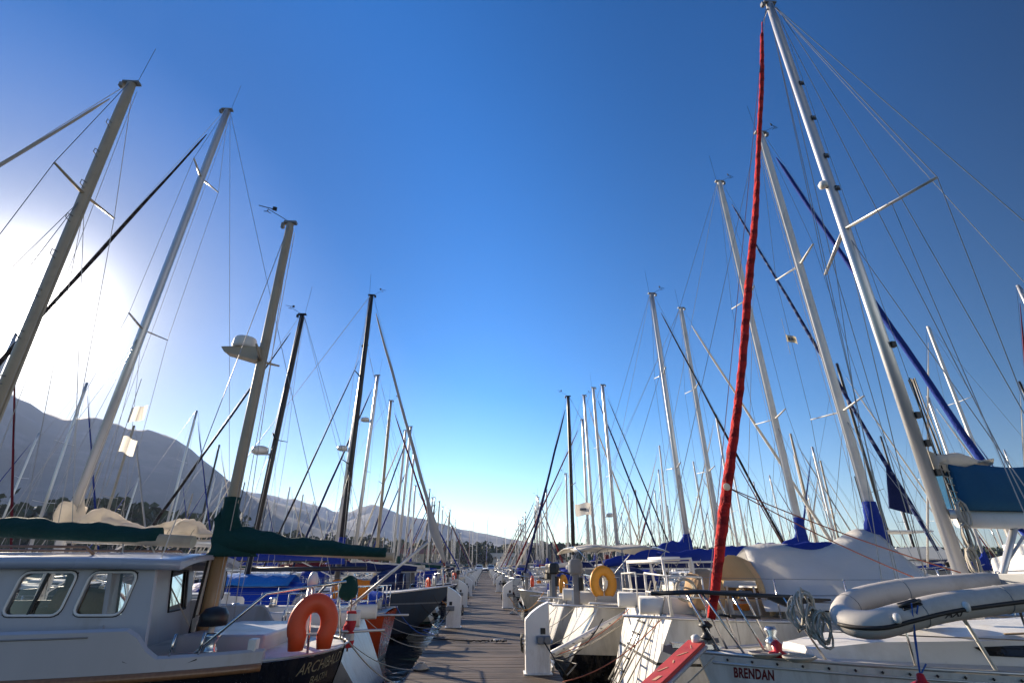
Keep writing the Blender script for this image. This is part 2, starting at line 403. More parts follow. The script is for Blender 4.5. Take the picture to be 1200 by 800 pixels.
sc.view_settings.view_transform = 'Standard'; sc.view_settings.look = 'None'; sc.view_settings.exposure = 1.16; sc.view_settings.gamma = 1
sc.render.engine = 'CYCLES'
cy = sc.cycles; cy.max_bounces = 5; cy.diffuse_bounces = 3; cy.glossy_bounces = 3; cy.transparent_max_bounces = 8; cy.transmission_bounces = 3; cy.volume_bounces = 0
cy.sample_clamp_indirect = 4; cy.caustics_reflective = False; cy.caustics_refractive = False
try: cy.use_denoising = True
except Exception: pass


# ------------------------------------------------------------------ boats
class Hull:
    """plan, sheer and section of a hull; x from the stern (0) to the bow (L)"""
    def __init__(s, L, B, fs, fm, fb, tr=.7, rake=.9, sr=.0, canoe=False, zk=-.35, tm=.42):
        s.__dict__.update(locals()); del s.__dict__['s']
    def w(s, t):
        if t < s.tm:
            u = t / s.tm
            if s.canoe: return max(.02, (1 - (1 - u) ** 2) ** .42)
            return s.tr + (1 - s.tr) * (1 - (1 - u) ** 2)
        u = (t - s.tm) / (1 - s.tm)
        return max(.012, (1 - u ** 2.3) ** .95)
    def sheer(s, t):
        if t < s.tm: return s.fm + (s.fs - s.fm) * ((s.tm - t) / s.tm) ** 2
        return s.fm + (s.fb - s.fm) * ((t - s.tm) / (1 - s.tm)) ** 2
    def pos(s, t, q, side=1):
        zs = s.sheer(t); u = max(0, (t - .55) / .45)
        zk = s.zk + (zs - s.zk) * 0.0
        p = .30 + .35 * u * u + (.12 * (1 - t / .3) if t < .3 and not s.canoe else 0) + (.25 * (1 - t / .3) if t < .3 and s.canoe else 0)
        x = t * s.L - s.rake * (1 - q) ** 1.2 * t ** 7
        g = (1 - t) ** 9
        if s.canoe: x += .9 * (1 - q) ** 1.5 * g
        elif s.sr > 0: x += s.sr * q * g
        else: x += -s.sr * (1 - q) * g
        return (x, side * s.w(t) * s.B / 2 * q ** p, zk + (zs - zk) * q)
    def deckx(s, x):
        """t whose sheer point lies at x (about)"""
        return min(1, max(0, x / s.L))
    def edge(s, x, inset=0, dz=0, side=1):
        t = s.deckx(x); p = s.pos(t, 1, side)
        return (x, p[1] - side * inset, p[2] + dz)
    def mesh(s, nst=26, nq=9):
        m = MB(); ts = [i / (nst - 1) for i in range(nst)]
        ts = [x - .035 * math.sin(2 * PI * x) for x in ts] if not s.canoe else [x ** 1.4 for x in ts]
        for side in (1, -1):
            rings = [[s.pos(x, .02 + .98 * (j / nq), side) for j in range(nq + 1)] for x in ts]
            if side == -1: rings = [r[::-1] for r in rings]
            m.loft(rings, closed=False, caps=False)
        if not s.canoe:
            a = [s.pos(0, .02 + .98 * j / nq, 1) for j in range(nq + 1)]; b = [s.pos(0, .02 + .98 * j / nq, -1) for j in range(nq + 1)]
            m.loft([b, a], closed=False, caps=False, smooth=False)
        return m
    def deck(s, c0=None, c1=None, cw=.5, depth=.38, camber=.05, nst=26):
        ts = [i / (nst - 1) for i in range(nst)]
        if s.canoe: ts = [x ** 1.4 for x in ts]
        fr = [-1, -.75, -cw - .012, -cw, -.2, .2, cw, cw + .012, .75, 1]
        if c0 is not None:
            ts = sorted(set([x for x in ts if abs(x - c0) > .012 and abs(x - c1) > .012] + [c0, c0 + .002, c1 - .002, c1]))
        rings = []
        for x in ts:
            p = s.pos(x, 1); r = []
            for f in fr:
                z = p[2] + camber * (1 - f * f) - .01
                if c0 is not None and c0 < x < c1 and abs(f) <= cw + .001: z -= depth
                r.append((p[0], f * (abs(p[1]) - .004), z))
            rings.append(r)
        return MB().loft(rings, closed=False, caps=False, smooth=False)

def furl_pts(a, b, n=10): return [Vector(a).lerp(Vector(b), i / n) for i in range(n + 1)]

def furled_sail(a, b, r, mat, parent, name='furled_sail', full=1.0, seg=26, ns=9, seed=0, twist=0., bow=(0, 0, 0)):
    """a rolled headsail round its stay: swells a third of the way up, with a wavy leech"""
    rr = random.Random(seed); a, b = Vector(a), Vector(b); d = (b - a).normalized()
    u = d.cross(Vector((0, 1, 0))).normalized(); w_ = d.cross(u)
    rings = []
    for i in range(seg + 1):
        f = i / seg
        R = r * (.55 + .75 * (1 - f) ** .8 * min(1, f * 6 + .35)) * full
        if f > .97: R *= .4
        tw = f * 22; ring = []
        for k in range(ns):
            an = 2 * PI * k / ns
            q = R * (1 + .13 * twist * (max(0, math.sin(an - f * 185 + .6 * math.sin(f * 40))) ** 2 - .25) + .16 * math.cos(an - tw) + .10 * math.cos(2 * an + tw * .7) + rr.uniform(-.05, .05))
            ring.append(a.lerp(b, f) + Vector(bow) * (4 * f * (1 - f)) + q * (math.cos(an) * u + math.sin(an) * w_))
        rings.append(ring)
    return MB().loft(rings).build(name, mat, parent)

def cover_mesh(x0, x1, z0, z1, collar=.9, h0=.34, h1=.16, wd=.16, seed=0, n=30, y=0., lump=.1, cfall=.17):
    """sail cover lying on a boom from the mast (x0) to its end (x1): tall collar at the mast, creased flanks"""
    rr = random.Random(seed); rings = []
    sgn = 1 if x1 > x0 else -1
    for i in range(n + 1):
        f = (i / n) ** 1.5; x = x0 + (x1 - x0) * f; zb = z0 + (z1 - z0) * f
        dx = abs(x - x0)
        h = (h1 + (h0 - h1) * (1 - f)) * (1 + .10 * math.sin(dx * 7.3 + seed) + .07 * math.sin(dx * 17 + 2 * seed)) + collar * math.exp(-dx / cfall)
        wv = wd * (1 - .45 * f); ring = []
        for k in range(14):
            an = 2 * PI * k / 14
            c, s_ = math.cos(an), math.sin(an)
            wy = wv * (.55 + .45 * (1 - max(0, s_)) ) * c
            nz = (noise.noise(Vector((x * 2.6, k * .9, seed * 3.1))) + .7 * noise.noise(Vector((x * 7 + k * .5, k * .8, seed * 1.7)))) * lump * 1.5
            zz = zb - .07 + (h + .07) * (s_ * .5 + .5) if True else 0
            ring.append((x + sgn * .0 + nz * .2, y + wy * (1 + nz), zz + nz * h * .5 * max(0, s_)))
        rings.append(ring)
    return MB().loft(rings)

def mast_collar(root, base, top, z0, z1, r, mat, parent, aft=-1, seed=0):
    """canvas of a sail cover wrapped round the mast above the boom"""
    base, top = Vector(base), Vector(top); rings = []
    for i in range(13):
        f = i / 12; z = z0 + (z1 - z0) * f; q = (z - base.z) / (top.z - base.z); c = base.lerp(top, q)
        rr_ = r * 1.10 + .012 + .07 * (1 - f) ** 1.2; ring = []
        for k in range(16):
            a = 2 * PI * k / 16; ca, sa = math.cos(a), math.sin(a)
            n_ = noise.noise(Vector((ca * 1.5, sa * 1.5 + seed, z * 5))) * .03 + .010 * math.sin(f * 26 + 2 * a)
            R_ = rr_ + n_ + (.30 * (1 - f) ** 2.0 * max(0, ca * aft) ** 3)
            ring.append((c.x + R_ * ca, c.y + (rr_ * .85 + n_) * sa, z))
        rings.append(ring)
    rings.append([(p[0] * .5 + c.x * .5, p[1] * .5 + c.y * .5, z1 + .01) for p in rings[-1]])
    return MB().loft(rings).build('cover_collar', mat, parent)

def cabin_mesh(h, xa, xb, wa, ht, hf, n=10, zoff=0):
    """coachroof from xa (aft) to xb (forward); returns mesh and the side function for windows"""
    def sec(f):
        x = xa + (xb - xa) * f; t = h.deckx(x); zd = h.sheer(t) + .02 + zoff
        wb = wa * h.w(t) / h.w(h.deckx(xa)) * (1 - .12 * f)
        e = hf + (ht - hf) * (1 - f ** 1.6)
        if f > .93: e *= .55
        return x, wb, zd, e
    def side(f, q, s=1):
        x, wb, zd, e = sec(f)
        return Vector((x, s * (wb - .10 * q), zd + e * .86 * q))
    rings = []
    for i in range(n + 1):
        x, wb, zd, e = sec(i / n)
        half = [(wb, 0), (wb - .10, e * .86), (wb - .20, e * .98), (wb * .45, e * 1.06)]
        ring = [(x, a, zd + b - (.05 if b == 0 else 0)) for a, b in half] + [(x, -a, zd + b - (.05 if b == 0 else 0)) for a, b in half[::-1]]
        rings.append(ring)
    return MB().loft(rings, smooth=False), side

def window_panel(side, f0, f1, q0, q1, s, off=.006, n=5, slant=.15):
    outer = []
    for i in range(n + 1):
        f = f0 + (f1 - f0) * i / n
        outer.append((f, q0, q1))
    nrm = Vector((0, s, .12)).normalized() * off
    m = MB(); top = []; bot = []
    for i, (f, a, b) in enumerate(outer):
        e = .12 * (b - a) if i in (0, n) else 0
        bot.append(side(f, a + e, s) + nrm); top.append(side(f + (f1 - f0) * slant * .3, b - e, s) + nrm)
    bi = [p - 2.5 * nrm for p in bot]; ti = [p - 2.5 * nrm for p in top]
    rings = [[bot[i], top[i], ti[i], bi[i]] for i in range(n + 1)]
    return m.loft(rings, smooth=False)

def rail_tube(pts, r, name, parent, mat=None, legs=()):
    m = MB(); m.tube(pts, r, 6)
    for a, b in legs: m.tube([a, b], r * .9, 6)
    return m.build(name, mat or m_steel, parent)

def mast_set(root, base, top, r, spar, levels=(.5,), span=.75, sweep=0., lod=0, fore=None, aft=None, chain=None, beam=1.5,
             deckz=1.0, vane=True, steps=False, wr=.006, fwd=1, spreader_mat=None, seed=0, antenna=True):
    """mast with spreaders, masthead gear and standing rigging; base/top in boat space, y is athwart"""
    rr = random.Random(seed)
    base, top = Vector(base), Vector(top); d = top - base
    n = 12 if lod == 0 else 8 if lod == 1 else 6
    m = MB(); m.tube([base, base + d * .5, base + d * .93, top], [r, r, r * .97, r * .86], n, sq=(.72, 1.0))
    if lod == 0:
        m.tube([base + Vector((-fwd * r * 1.0, 0, .8)), top + Vector((-fwd * r * .9, 0, -.1))], r * .18, 4)       # luff track
    mast = m.build('mast', spar, root)
    tips = []
    for lv in levels:
        c = base + d * lv; sp = span * (1 - .28 * (lv - .3))
        for s in (1, -1):
            tip = c + Vector((-fwd * sweep, s * sp, .06))
            MB().tube([c + Vector((0, s * r * .5, 0)), tip], [r * .30, r * .20], 6, sq=(.6, 1.2)).build('spreader', spreader_mat or spar, mast)
            tips.append((lv, s, tip))
    if lod < 2:
        mh = MB(); mh.obox(top + Vector((0, 0, .02)), (r * 1.5, 0, 0), (0, r * .55, 0), (0, 0, .022))
        mh.obox(top + Vector((fwd * r * 1.7, 0, -.04)), (r * .35, 0, 0), (0, r * .4, 0), (0, 0, .05))
        mh.build('masthead', m_black if spar is m_blackspar else m_grey, mast)
        if vane:
            a = top + Vector((fwd * r, .02, .06)); v_ = MB(); v_.tube([a, a + Vector((fwd * .35, 0, .22))], .006, 4)
            e = a + Vector((fwd * .35, 0, .22)); v_.obox(e + Vector((fwd * .02, 0, .03)), (.12, .05, 0), (0, .004, 0), (0, 0, .006)); v_.obox(e + Vector((-.09, -.04, .04)), (.03, .012, 0), (.0, .004, 0), (0, 0, .04))
            for k in range(3): v_.tube([e - Vector((0, 0, .05)), e + Vector((.06 * math.cos(k * 2.1), .06 * math.sin(k * 2.1), -.05))], .008, 4)
            v_.build('wind_vane', m_black, mast)
        if antenna:
            wire([top + Vector((-fwd * r, 0, .05)), top + Vector((-fwd * (r + .06), 0, .95 + rr.random() * .3))], .005, m_black, 'antenna', mast)
    if steps:
        for k in range(11):
            c = base + d * (.12 + .075 * k)
            MB().tube([c + Vector((0, (r * .7), 0)), c + Vector((0, r * .7 + .10, .02)), c + Vector((0, r * .7 + .10, .10)), c + Vector((0, r * .7, .12))], .009, 4).build('mast_step', m_grey, mast)
    up = top - d.normalized() * .06
    if fore: wire([up + Vector((fwd * r, 0, 0)), fore], wr, m_wire, 'forestay', root)
    if aft: wire([up - Vector((fwd * r, 0, 0)), aft], wr, m_wire, 'backstay', root)
    cx = chain if chain is not None else base.x
    for s in (1, -1):
        pts = [up + Vector((0, s * r * .6, 0))] + [tp for lv, ss, tp in sorted(tips, key=lambda q: -q[0]) if ss == s] + [Vector((cx - fwd * .05, s * (beam - .12), deckz))]
        wire(pts, wr, m_wire, 'shroud', root)
        if lod < 2 and levels:
            c = base + d * (min(levels) - .02)
            wire([c + Vector((0, s * r * .6, 0)), Vector((cx - fwd * .45, s * (beam - .14), deckz))], wr * .9, m_wire, 'shroud', root)
            if lod == 0:
                wire([c + Vector((0, s * r * .6, 0)), Vector((cx + fwd * .45, s * (beam - .14), deckz))], wr * .9, m_wire, 'shroud', root)
    if lod == 0:
        for k in range(2):
            a = top + Vector((-fwd * r * 1.15, .05 * (1 - 2 * k), -.15)); b_ = base + Vector((-fwd * (r * 1.4 + .05 * k), .10 * (1 - 2 * k), .35))
            wire(sag(a, b_, .02, 6), .005, m_rope, 'halyard', mast)
    return mast, tips

def sailboat(S):
    """one yacht. S: end ('stern'/'bow') lies at the pier, side +1 right / -1 left, y, end_x, mast (X distance from pier axis, height) ..."""
    g = S.get
    lod = g('lod', 0); side = S['side']; end = S['end']; ex = g('end_x', 2.0); mx, mz = S['mast']
    seed = g('seed', 1); rr = random.Random(seed * 77 + 5)
    mf = g('mast_frac', .585)
    L = g('L') or ((abs(mx) - ex) / (mf if end == 'stern' else 1 - mf))
    B = g('B', min(3.9, .9 + L * .245)); fm = g('fm', .74 + L * .022)
    sr = g('sr', rr.choice([.55, .75, -.3, .65]))
    h = Hull(L, B, g('fs', fm + .04), fm, g('fb', fm + .30), g('tr', rr.uniform(.68, .82)), g('rake', rr.uniform(.6, 1.1)), sr)
    if end == 'stern': loc = (side * ex, S['y'], 0); rz = 0 if side > 0 else PI
    else: loc = (side * (ex + L), S['y'], 0); rz = PI if side > 0 else 0
    rz += g('turn', 0)
    root = thing(g('name', 'sailboat'), g('label'), g('cat', 'sailboat'), loc, rz, g('group'))
    spar = SPARS[g('spar', 'silver')]
    hm = HULLS[g('hull', 'white')](seed % 6 if g('hullk') is None else g('hullk'))
    hull = h.mesh(*((26, 9) if lod == 0 else (18, 6) if lod == 1 else (11, 4))).build('hull', hm, root)
    xm = mf * L if g('L') is None else ((abs(mx) - ex) if end == 'stern' else L - (abs(mx) - ex))
    ck = g('cockpit', True)
    c0, c1 = (.05, .30)
    deckm = g('deckm', m_teak if rr.random() < .25 else m_deck)
    h.deck(c0 if ck and lod < 2 else None, c1, .46, nst=22 if lod < 2 else 8).build('deck', deckm, root)
    if lod < 2:
        for s in (1, -1):
            MB().tube([h.edge(L * i / 16, .01, .02, s) for i in range(17)], .022, 5).build('toe_rail', m_alu if lod else g('railm', m_alu), root)
    # coachroof
    xa, xb = g('cab_x', (.30 * L, min(.74 * L, xm + .17 * L)))
    ht = g('cab_h', rr.uniform(.36, .48))
    wa = B * .33
    cm, sd = cabin_mesh(h, xa, xb, wa, ht, .16, n=10 if lod < 2 else 5)
    cab = cm.build('cabin', m_cabin, root)
    for s in (1, -1):
        if lod < 2:
            k = rr.choice([2, 3])
            for j in range(k):
                f0 = .06 + j * .78 / k
                window_panel(sd, f0, f0 + .60 / k, .34, .80, s).build('window', m_glass, cab)
            MB().tube([sd(f, 1.06, s) + Vector((0, -.08 * s, .03 + .02 * math.sin(f * 40))) for f in [.1 + .06 * i for i in range(11)]], .012, 5).build('grab_rail', m_teak, cab)
        else:
            window_panel(sd, .08, .80, .36, .78, s, n=3).build('window', m_glass, cab)
    zt = lambda x: h.sheer(h.deckx(x)) + ht * (1.05 if xa <= x < xb - .1 * L else .6) + .02
    if lod < 2:
        xh = xm + .6
        MB().box(xh, xh + .5, -.25, .25, zt(xm) - .03, zt(xm) + .05).build('deck_hatch', m_grey, root, .01)
        MB().box(xa - .02, xa + .8, -.33, .33, zt(xm) - .02, zt(xm) + .05).build('companionway_hatch', m_cabin, root, .01)
        for s in (1, -1):
            e = [h.edge(L * f, B * .17, 0, s) for f in (c0, .12, .2, c1)]
            MB().tube([(p[0], s * .5 * abs(h.pos(h.deckx(p[0]), 1)[1]), p[2] + .14) for p in e], .12, 8, sq=(.5, 1.1)).build('coaming', m_cabin, root)
        for s in (1, -1):
            wx = .24 * L; p = h.edge(wx, 0, 0, s)
            MB().lathe([(.075, 0), (.06, .06), (.05, .1), (.07, .15), (.05, .17)], 12, (wx, s * .5 * abs(p[1]), p[2] + .25)).build('winch', m_steel, root)
    # rig
    dz = h.sheer(h.deckx(xm))
    base = (xm, 0, zt(xm) - .05); rk = g('rake_mast', .12); top = (xm - rk, 0, mz)
    r = g('mast_r', .055 + mz * .0032)
    two = mz > 12.3
    bow = Vector((L - .08, 0, h.fb + .06)); stern = Vector((.12 + max(0, sr), 0, h.fs + .05))
    fore_top = Vector(top) - Vector((0, 0, .08)) if not g('frac') else Vector(base).lerp(Vector(top), .86)
    mast, tips = mast_set(root, base, top, r, spar, g('levels', (.36, .66) if two else (.5,)), g('span', .24 * B), g('sweep', .12), lod, None,
                          stern, xm, B / 2 * h.w(h.deckx(xm)), dz, seed=seed, wr=g('wr', .006 if lod < 2 else .009), vane=g('vane', rr.random() < .45), antenna=g('antenna', rr.random() < .6), steps=g('steps', False))
    fs_ = wire([fore_top + Vector((r, 0, 0)), bow], .006 if lod < 2 else .009, m_wire, 'forestay', root)
    fk = g('furl', rr.choice([c_white, c_navy, c_bluefurl, c_greyfurl, c_burg, c_white]))
    if fk:
        a = bow.lerp(fore_top, .07); b = bow.lerp(fore_top, .93)
        furled_sail(a, b, g('furl_r', .055), fk, root, seg=30 if lod == 0 else 14 if lod == 1 else 6, ns=9 if lod == 0 else 6 if lod == 1 else 4, seed=seed, full=g('furl_full', 1))
        if lod < 2: MB().lathe([(.03, 0), (.10, .02), (.10, .04), (.05, .06), (.05, .12), (.10, .14), (.10, .16), (.03, .18)], 12, tuple(bow.lerp(fore_top, .035))).build('furling_drum', m_black, root)
    # boom and cover
    bz = g('boom_z', zt(xm) + .62); bl = g('boom_l', xm - .10 * L); be = xm - bl; bz2 = g('boom_z2', bz + .02)
    boom = MB().tube([(xm - r, 0, bz), (be, 0, bz2)], r * .62, 8 if lod < 2 else 5, sq=(.7, 1.1)).build('boom', spar, root)
    cv = g('cover', rr.choice(['blue', 'blue', 'navy', 'white', 'green', 'cream', 'grey']))
    if cv:
        cover_mesh(xm + r * .4, be + .25, bz + .05, bz2 + .04, g('collar', .75) * (.32 if lod < 2 else 1), g('cov_h', .36), .14, g('cov_w', .17), seed, (44 if g('lump') else 30) if lod == 0 else 16 if lod == 1 else 8, lump=g('lump', .10)).build('sail_cover', COVERS[cv] if isinstance(cv, str) else cv, boom)
    if cv and lod < 2 and g('collar', .75) > .3:
        mast_collar(root, base, top, bz - .12, bz + g('collar', .75), r, COVERS[cv] if isinstance(cv, str) else cv, boom, -1, seed)
    if cv and lod == 0:
        for k in range(int(bl / .55)):
            xx = xm - .55 - .55 * k; zz = bz + (bz2 - bz) * (k + 1) * .55 / bl
            MB().tube([(xx + .02 * math.sin(a), g('cov_w', .17) * 1.02 * (1 - .3 * k * .55 / bl) * math.cos(a), zz + .02 + .14 * math.sin(a)) for a in [PI + PI * j / 8 for j in range(9)]], .009, 4).build('sail_tie', m_rope, boom)
    if lod < 2:
        wire([Vector(top) - Vector((r, 0, .1)), (be, 0, bz2 + .05)], .005, m_rope, 'topping_lift', boom)
        wire([(be + .5, 0, bz2 - .05), (be + .45, .1, h.fs + .25)], .012, m_rope, 'mainsheet', boom)
        wire([(xm - 1.3, 0, bz - .04), (xm - r, 0, zt(xm) + .08)], .02, m_alu, 'vang', boom)
    # rails
    if lod < 2:
        hz = .58
        e = lambda f, i=.06, dz=0, s=1: Vector(h.edge(L * f, i, dz, s))
        pts = [e(.90, .05, hz, 1), e(.96, .03, hz, 1), Vector((L + .12, 0, h.fb + hz + .02)), e(.96, .03, hz, -1), e(.90, .05, hz, -1)]
        if g('pulpit', True): rail_tube(pts, .014, 'pulpit', root, legs=[(e(.90, .05, 0, s), pts[0 if s > 0 else 4]) for s in (1, -1)] + [(e(.97, .02, 0, s), e(.965, .03, hz, s)) for s in (1, -1)])
        if g('pushpit', True):
            s0 = .03 + (max(0, sr) / L) * .6
            for s in (1, -1):
                m = MB()
                a, b, c = e(.14, .06, hz, s), e(s0, .06, hz, s), Vector((L * s0 - .02, s * .28, h.fs + hz))
                m.tube([a, b, c], .014, 6); m.tube([x - Vector((0, 0, .28)) for x in (a, b, c)], .011, 6)
                for p in (a, b, c): m.tube([p, p - Vector((0, 0, hz))], .013, 6)
                m.build('pushpit', g('pushm', m_steel), root)
        fr = [.14, .26, .38, .50, .62, .74, .83, .90]
        for s in (1, -1):
            for f in fr[1:-1]:
                MB().tube([e(f, .05, 0, s), e(f, .04, hz, s)], .012, 6).build('stanchion', m_steel, root)
            for zz in (hz, hz * .52):
                wire([e(f, .045, zz, s) for f in fr], g('life_r', .0035), m_wire, 'lifeline', root)
    if g('hood'):
        hm_ = COVERS.get(g('hood'), g('hood')); rings = []
        x0 = xa - .75; zb = h.sheer(.3) + .2
        for i in range(7):
            f = i / 6; x = x0 + 1.35 * f; hh = .95 * math.sqrt(max(.03, 1 - (f * .97) ** 2.2)) + (zt(xa) - zb) * f * .8
            rings.append([(x + .02 * math.sin(k), wa * 1.18 * math.cos(PI * k / 10), zb + hh * math.sin(PI * k / 10) ** .6) for k in range(11)])
        hd = MB().loft(rings, closed=False, caps=False).build('sprayhood', hm_, root)
        sol = hd.modifiers.new('cloth', 'SOLIDIFY'); sol.thickness = .012
        if lod == 0:
            MB().obox((x0 + 1.22, 0, zb + .52), (.02, 0, -.04), (0, .42, 0), (-.05, 0, .12)).build('hood_window', m_glass, hd)
    if g('bimini'):
        bm_ = g('bimini'); rings = []
        bx0, bx1, bzz = g('bim_x', (.3, 2.4)) + (g('bim_z', 2.55),)
        for i in range(9):
            f = i / 8; x = bx0 + (bx1 - bx0) * f
            rings.append([(x, B * .40 * (1 - 2 * k / 12), bzz + .10 * math.sin(PI * k / 12) ** .7 + .05 * math.sin(PI * f) - .03 * math.cos(f * 4 * PI) + .012 * noise.noise(Vector((x * 4, k * .8, seed)))) for k in range(13)])
        bo = MB().loft(rings, closed=False, caps=False).build('bimini', bm_, root)
        sol = bo.modifiers.new('cloth', 'SOLIDIFY'); sol.thickness = .015
        for i, f in enumerate((.04, .5, .96)):
            x = bx0 + (bx1 - bx0) * f; xf = bx0 + (bx1 - bx0) * .5
            MB().tube([(xf, B * .42, h.fs + .1), (x, B * .40, bzz), (x, B * .2, bzz + .085), (x, -B * .2, bzz + .085), (x, -B * .40, bzz), (xf, -B * .42, h.fs + .1)], .013, 6).build('bimini_bow', m_steel, bo)
    if g('wheel') and lod == 0:
        MB().tube([(.13 * L, .42 * math.cos(a), h.fs + .55 + .42 * math.sin(a)) for a in [2 * PI * k / 20 for k in range(20)]], .014, 6, closed=True).build('steering_wheel', m_steel, root)
        MB().tube([(.14 * L + .02, 0, h.fs - .3), (.14 * L, 0, h.fs + .6)], .07, 10).build('steering_pedestal', m_cabin, root)
    if g('radar'):
        c = Vector(base).lerp(Vector(top), g('radar'))
        rb = MB().lathe([(.02, 0), (.22, .01), (.24, .07), (.22, .17), (.12, .21), (.02, .215)], 16, tuple(c + Vector((.38, 0, 0)))).build('radar_dome', m_whitespar, mast)
        MB().beam(c + Vector((.05, 0, -.02)), c + Vector((.5, 0, -.02)), .12, .03).build('radar_bracket', m_alu, rb)
    return dict(root=root, h=h, hull=hull, mast=mast, xm=xm, L=L, B=B, sd=sd, cab=cab, zt=zt, boom=boom, bz=bz, top=Vector(top), base=Vector(base), tips=tips, r=r,
                world=lambda p: Vector(loc) + Vector((math.cos(rz) * p[0] - math.sin(rz) * p[1], math.sin(rz) * p[0] + math.cos(rz) * p[1], p[2])))

def fender(p, mat, label, group, r=.11, l=.55, name='fender', hang=None, rope=None):
    """a fender hanging by its rope from a rail"""
    f = MB().lathe([(.02, -.04), (.035, 0), (r * .7, .03), (r, .10), (r, l - .10), (r * .7, l - .03), (.04, l), (.03, l + .05), (.012, l + .06)], 14)
    o = thing(name, label, 'fender', p, 0, group)
    f.build('fender_body', mat, o)
    if hang:
        d = Vector(hang) - Vector(p)
        wire([(0, 0, l + .04), d], .007, rope or m_rope, 'fender_rope', o)
    return o

def horseshoe(loc, R, r, mat, label, rz=0, tilt=0, gap=.55, open_down=True, arm=.14):
    """a horseshoe lifebuoy standing in the x-z plane, open end down"""
    o = thing('horseshoe_buoy', label, 'lifebuoy', loc, rz)
    o.rotation_euler = (tilt, 0, rz)
    pts = []
    a0 = -PI / 2 + gap; a1 = 3 * PI / 2 - gap
    n = 26
    for i in range(n + 1):
        a = a0 + (a1 - a0) * i / n
        pts.append((R * .92 * math.cos(a), 0, R * 1.12 * math.sin(a)))
    e0 = Vector(pts[0]); e1 = Vector(pts[-1])
    pts = [e0 + Vector((-.0, 0, -arm))] + pts + [e1 + Vector((0, 0, -arm))]
    m = MB().tube(pts, [r * .8] + [r] * (n + 1) + [r * .8], 12, sq=(.75, 1.05))
    b = m.build('float', mat, o)
    MB().tube([(R * .6 * math.cos(a), -.0, -R * .75 + .05 * math.sin(a)) for a in (0, 1, 2, PI)], .012, 5).build('strap', m_fwhite, o)
    return o

def rope_line(a, b, label, s=.12, r=.011, mat=None, group=None, name='mooring_line', n=10):
    o = MB().tube(sag(a, b, s, n), r, 6).build(name, mat or m_rope)
    return tag(o, label, 'mooring rope', group)

# ------------------------------------------------------------------ the setting
def ray(u, v):
    """direction of the photo's pixel, for measuring distant bearings"""
    cp, sp, cyw, syw = math.cos(pitch), math.sin(pitch), math.cos(yaw), math.sin(yaw)
    a = (u - 600) / F_PX; b = -(v - 400) / F_PX
    d = Vector((a * cyw - b * syw * sp + syw * cp, -a * syw - b * cyw * sp + cyw * cp, b * cp + sp))
    return math.atan2(d.x, d.y), d.z / math.hypot(d.x, d.y)

def water_mat():
    m, t, b = nt('harbour_water')
    b.inputs['Base Color'].default_value = (.010, .022, .024, 1); b.inputs['Roughness'].default_value = .05; b.inputs['IOR'].default_value = 1.33
    tc = nd(t, 'ShaderNodeTexCoord')
    mp = nd(t, 'ShaderNodeMapping'); mp.inputs['Scale'].default_value = (1, .8, 1); t.links.new(tc.outputs['Object'], mp.inputs['Vector'])
    n = nd(t, 'ShaderNodeTexNoise'); n.inputs['Scale'].default_value = 2.2; n.inputs['Detail'].default_value = 6; n.inputs['Distortion'].default_value = .6
    n2 = nd(t, 'ShaderNodeTexNoise'); n2.inputs['Scale'].default_value = .35
    for q in (n, n2): t.links.new(mp.outputs[0], q.inputs['Vector'])
    ad = nd(t, 'ShaderNodeMath'); ad.operation = 'ADD'; t.links.new(n.outputs['Fac'], ad.inputs[0]); t.links.new(n2.outputs['Fac'], ad.inputs[1])
    bp = nd(t, 'ShaderNodeBump'); bp.inputs['Strength'].default_value = .55; bp.inputs['Distance'].default_value = .06
    t.links.new(ad.outputs[0], bp.inputs['Height']); t.links.new(bp.outputs[0], b.inputs['Normal'])
    return m

tag(MB().add([(-3000, -500, 0), (3000, -500, 0), (3000, 3000, 0), (-3000, 3000, 0)], [(0, 1, 2, 3)]).build('water', water_mat()), kind='structure')

SHORE = [(-340, -40), (-170, 30), (-98, 92), (-68, 126), (-58, 180), (-30, 218), (10, 255), (110, 280), (300, 300), (700, 320)]
m_ground = M('dry_ground', (.16, .13, .085), .95, var=.35, scale=.05, bump=.3, bscale=.5)
g_ = MB(); far = [(-2600, -400), (-2600, 400), (-2400, 1000), (-1900, 1700), (-1200, 2300), (-500, 2600), (300, 2700), (1200, 2500), (2000, 1900), (2600, 900)]
rings = []
for i in range(8):
    f = [0, .002, .02, .06, .15, .3, .6, 1][i]
    rings.append([(a[0] + (b[0] - a[0]) * f, a[1] + (b[1] - a[1]) * f, [-.15, .9, 1.2, 1.6, 2, 2.5, 3, 3][i]) for a, b in zip(SHORE, far)])
g_.loft(rings, closed=False, caps=False)
tag(g_.build('ground', m_ground), kind='structure')

# mountains: two ridges read off the skyline, far beyond the harbour
R1 = [(-260, 520), (-140, 470), (-60, 462), (0, 472), (40, 492), (75, 503), (110, 500), (150, 511), (180, 514), (215, 531), (250, 557), (280, 579), (310, 589), (350, 599), (380, 611), (420, 624), (470, 640), (560, 652), (700, 658)]
R2 = [(-200, 560), (200, 566), (250, 572), (300, 581), (345, 590), (380, 598), (405, 602), (437, 594), (460, 602), (500, 611), (540, 621), (580, 629), (620, 636), (700, 641), (800, 645), (900, 648), (1050, 650), (1250, 648), (1450, 655)]
def ridge(R):
    pts = [(ray(u, v)) for u, v in R]
    def f(az):
        if az <= pts[0][0]: return pts[0][1]
        for (a, e), (b, g) in zip(pts, pts[1:]):
            if az <= b:
                q = (az - a) / (b - a); return e + (g - e) * q
        return pts[-1][1]
    return f
r1, r2 = ridge(R1), ridge(R2)
D1, D2 = 1350., 2450.
def sst(x): x = min(1, max(0, x)); return x * x * (3 - 2 * x)
rs = [420 + i * 30 for i in range(35)] + [1480 + i * 50 for i in range(24)]
